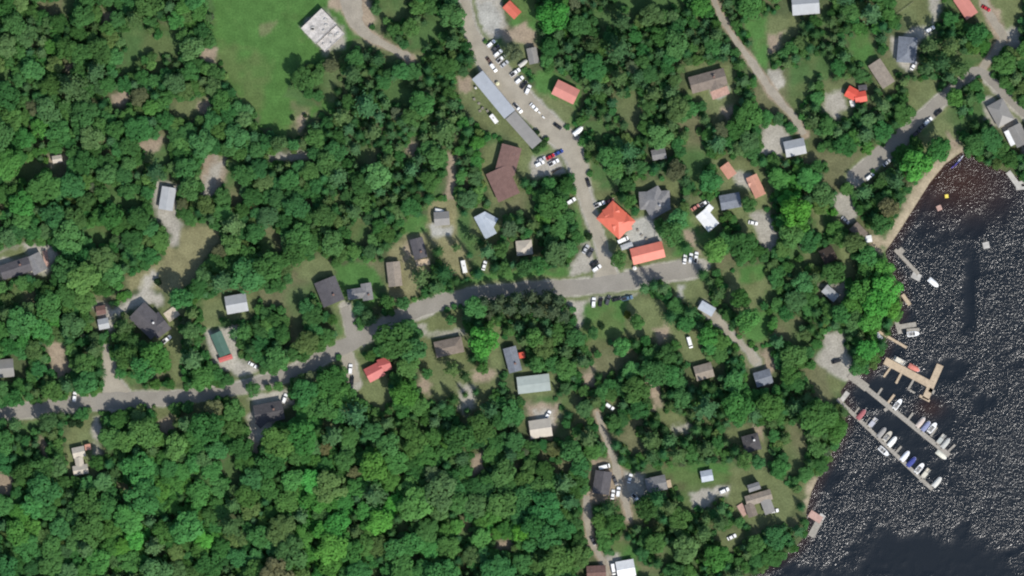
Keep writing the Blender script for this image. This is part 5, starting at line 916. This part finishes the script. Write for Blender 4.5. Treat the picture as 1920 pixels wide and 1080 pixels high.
DIRN = ['east', 'northeast', 'north', 'northwest', 'west', 'southwest', 'south', 'southeast']
ORD = ['', 'second ', 'third ', 'fourth ', 'fifth ', 'sixth ', 'seventh ', 'eighth ', 'ninth ', 'tenth ', 'eleventh ', 'twelfth ']
rec = []
for t in own:
    x, y, r, k, tint, ex = t; best = min(LAND, key=lambda q: (q[0] - x) ** 2 + (q[1] - y) ** 2)
    d = math.hypot(best[0] - x, best[1] - y); dr = DIRN[int(round(math.degrees(math.atan2(best[1] - y, x - best[0])) / 45)) % 8]
    g = tint[1]; shade = ('bright green' if g > .23 else 'dark green' if g < .14 else 'mid green') if k == 'broad' else ('grey-green' if k == 'pine' else 'dark green')
    sz = 'large' if r > 21 else 'medium' if r > 15 else 'small'
    rec.append([f'{sz} {shade} ' + {'broad': 'broadleaf tree', 'pine': 'feathery pine', 'spruce': 'pointed spruce'}[k], dr, best[2], d, t])
cnt = {}
for q in sorted(rec, key=lambda q: q[3]):
    key = (q[0], q[1], q[2]); i = cnt.get(key, 0); cnt[key] = i + 1
    q.append(f'{ORD[min(i, 11)]}{"nearest " if i else ""}{q[0]} {q[1]} of {q[2]}')
rv = random.Random(3); PRO = {}
NAMEK = {'broad': 'broadleaf_tree', 'pine': 'pine_tree', 'spruce': 'spruce_tree'}
for q in rec:
    x, y, r, k, tint, ex = q[4]; vi = rv.choice(KV[k]); s = r * S
    t = thing(NAMEK[k], q[5], 'tree', (wx(x), wy(y), 0), rv.uniform(0, 6.28), {'broad': 'broadleaf trees of the village woods', 'pine': 'pines of the village woods', 'spruce': 'spruces of the village woods'}[k])
    hz = rv.uniform(.72, .97) * (1.4 if ex else 1.0) * (1.0 if s > 3 else 1.15); t.scale = (s * rv.uniform(.93, 1.07), s * rv.uniform(.93, 1.07), s * hz)
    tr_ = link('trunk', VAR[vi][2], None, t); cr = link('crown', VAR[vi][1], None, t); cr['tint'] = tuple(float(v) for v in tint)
    PRO.setdefault(vi, (cr, tr_))
# bushes that stand alone
def bush(x, y, r, label, c=(0.03, 0.065, 0.025)):
    t = thing('bush', label, 'bush', (wx(x), wy(y), -r * S * .75), 0); t.scale = (r * S,) * 3
    o = link('foliage', VAR[int(x) % 6][1], None, t); o['tint'] = c
    m = MB(); m.tube([(0, 0, .7), (0, 0, 1.4)], [.06, .02], 6); m.build('stem', M_bark, t)
bush(549, 222, 5, 'small dark bush left of the bare strip at the meadow foot'); bush(572, 217, 5, 'small dark bush right of the bare strip at the meadow foot'); bush(296, 528, 8, 'round dark bush on the gravel north of the charcoal house')
bush(1104, 443, 8, 'oval dark bush on the verge opposite the red house'); bush(1007, 248, 6, 'dark bush against the grey-tan end of the workshop'); bush(1018, 270, 9, 'bush at the end of the long workshop', (.05, .11, .035)); bush(1005, 280, 9, 'green bush between workshop and lodge', (.05, .11, .035))
bush(1128, 612, 7, 'dark bush on the left of the green lawn'); bush(1176, 590, 8, 'yellow-green bush at the lawn corner', (.14, .17, .03)); bush(136, 794, 9, 'clipped dark hedge bush below the road at far left'); bush(150, 794, 9, 'second clipped hedge bush below the road at far left')
bush(1046, 338, 9, 'green bush on the lower edge of the lodge yard', (.05, .11, .035)); bush(1058, 332, 8, 'outer green bush on the lower edge of the lodge yard', (.05, .11, .035)); bush(1022, 342, 10, 'inner green bush on the lower edge of the lodge yard', (.05, .11, .035))
# the rest of the wood: one object, instances of the same crowns on its points
rest = [t for t in trees if (t[0], t[1]) not in ownset]
ru = random.Random(17); under = []
for k in range(26000):
    x = ru.uniform(-170, 2090); y = ru.uniform(-170, 1250)
    c0 = cl(x, y)
    if c0 > 1.5 and (c0 < 60 or ru.random() < .4): under.append((x, y, ru.uniform(4.0, 7.5), 'broad', tuple(v * 1.1 for v in tint_for('broad', x, y, ru)), False))
def wood(name, lst, label, low):
    pts = []; sc_ = []; ro = []; vv = []; tt = []
    for x, y, r, k, tint, ex in lst:
        s = r * S; vi = ru.choice(KV[k]); hz = ru.uniform(.70, .95) * (1.0 if s > 3 else 1.15)
        pts.append((wx(x), wy(y), -s * .95 if low else 0)); sc_.append((s, s, s * hz)); ro.append(ru.uniform(0, 6.28)); vv.append(vi); tt.append((*tint, 1))
    me = bpy.data.meshes.new(name); me.from_pydata(pts, [], [])
    a = me.attributes.new('size', 'FLOAT_VECTOR', 'POINT'); a.data.foreach_set('vector', np.array(sc_, np.float32).ravel())
    a = me.attributes.new('turn', 'FLOAT', 'POINT'); a.data.foreach_set('value', np.array(ro, np.float32))
    a = me.attributes.new('variant', 'INT', 'POINT'); a.data.foreach_set('value', np.array(vv, np.int32))
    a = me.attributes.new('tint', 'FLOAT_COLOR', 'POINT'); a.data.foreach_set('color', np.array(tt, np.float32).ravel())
    o = bpy.data.objects.new(name, me); col.objects.link(o); o['kind'] = 'stuff'; o['label'] = label
    ng = bpy.data.node_groups.new(name, 'GeometryNodeTree'); ng.interface.new_socket('Geometry', in_out='INPUT', socket_type='NodeSocketGeometry'); ng.interface.new_socket('Geometry', in_out='OUTPUT', socket_type='NodeSocketGeometry')
    gi = ng.nodes.new('NodeGroupInput'); go = ng.nodes.new('NodeGroupOutput'); jn = ng.nodes.new('GeometryNodeJoinGeometry')
    def named(n, ty): q = ng.nodes.new('GeometryNodeInputNamedAttribute'); q.data_type = ty; q.inputs['Name'].default_value = n; return q.outputs['Attribute']
    siz = named('size', 'FLOAT_VECTOR'); tur = named('turn', 'FLOAT'); var = named('variant', 'INT')
    cx = ng.nodes.new('ShaderNodeCombineXYZ'); ng.links.new(tur, cx.inputs['Z'])
    er = ng.nodes.new('FunctionNodeEulerToRotation'); ng.links.new(cx.outputs[0], er.inputs[0])
    for vi in sorted(set(vv)):
        if vi not in PRO: continue
        cmp_ = ng.nodes.new('FunctionNodeCompare'); cmp_.data_type = 'INT'; cmp_.operation = 'EQUAL'
        ints = [s_ for s_ in cmp_.inputs if s_.type == 'INT']; ng.links.new(var, ints[0]); ints[1].default_value = vi
        for ob in (PRO[vi] if not low else PRO[vi][:1]):
            oi = ng.nodes.new('GeometryNodeObjectInfo'); oi.transform_space = 'ORIGINAL'; oi.inputs['Object'].default_value = ob; oi.inputs['As Instance'].default_value = True
            ip = ng.nodes.new('GeometryNodeInstanceOnPoints'); ng.links.new(gi.outputs[0], ip.inputs['Points']); ng.links.new(cmp_.outputs['Result'], ip.inputs['Selection']); ng.links.new(oi.outputs['Geometry'], ip.inputs['Instance'])
            ng.links.new(er.outputs[0], ip.inputs['Rotation']); ng.links.new(siz, ip.inputs['Scale']); ng.links.new(ip.outputs[0], jn.inputs[0])
    ng.links.new(jn.outputs[0], go.inputs[0])
    md = o.modifiers.new('wood', 'NODES'); md.node_group = ng
wood('woodland', rest, 'continuous mixed woodland filling the land between the houses', False)
wood('undergrowth', under, 'low leafy undergrowth on the forest floor', True)
print('own trees', len(own), 'rest', len(rest), 'under', len(under))
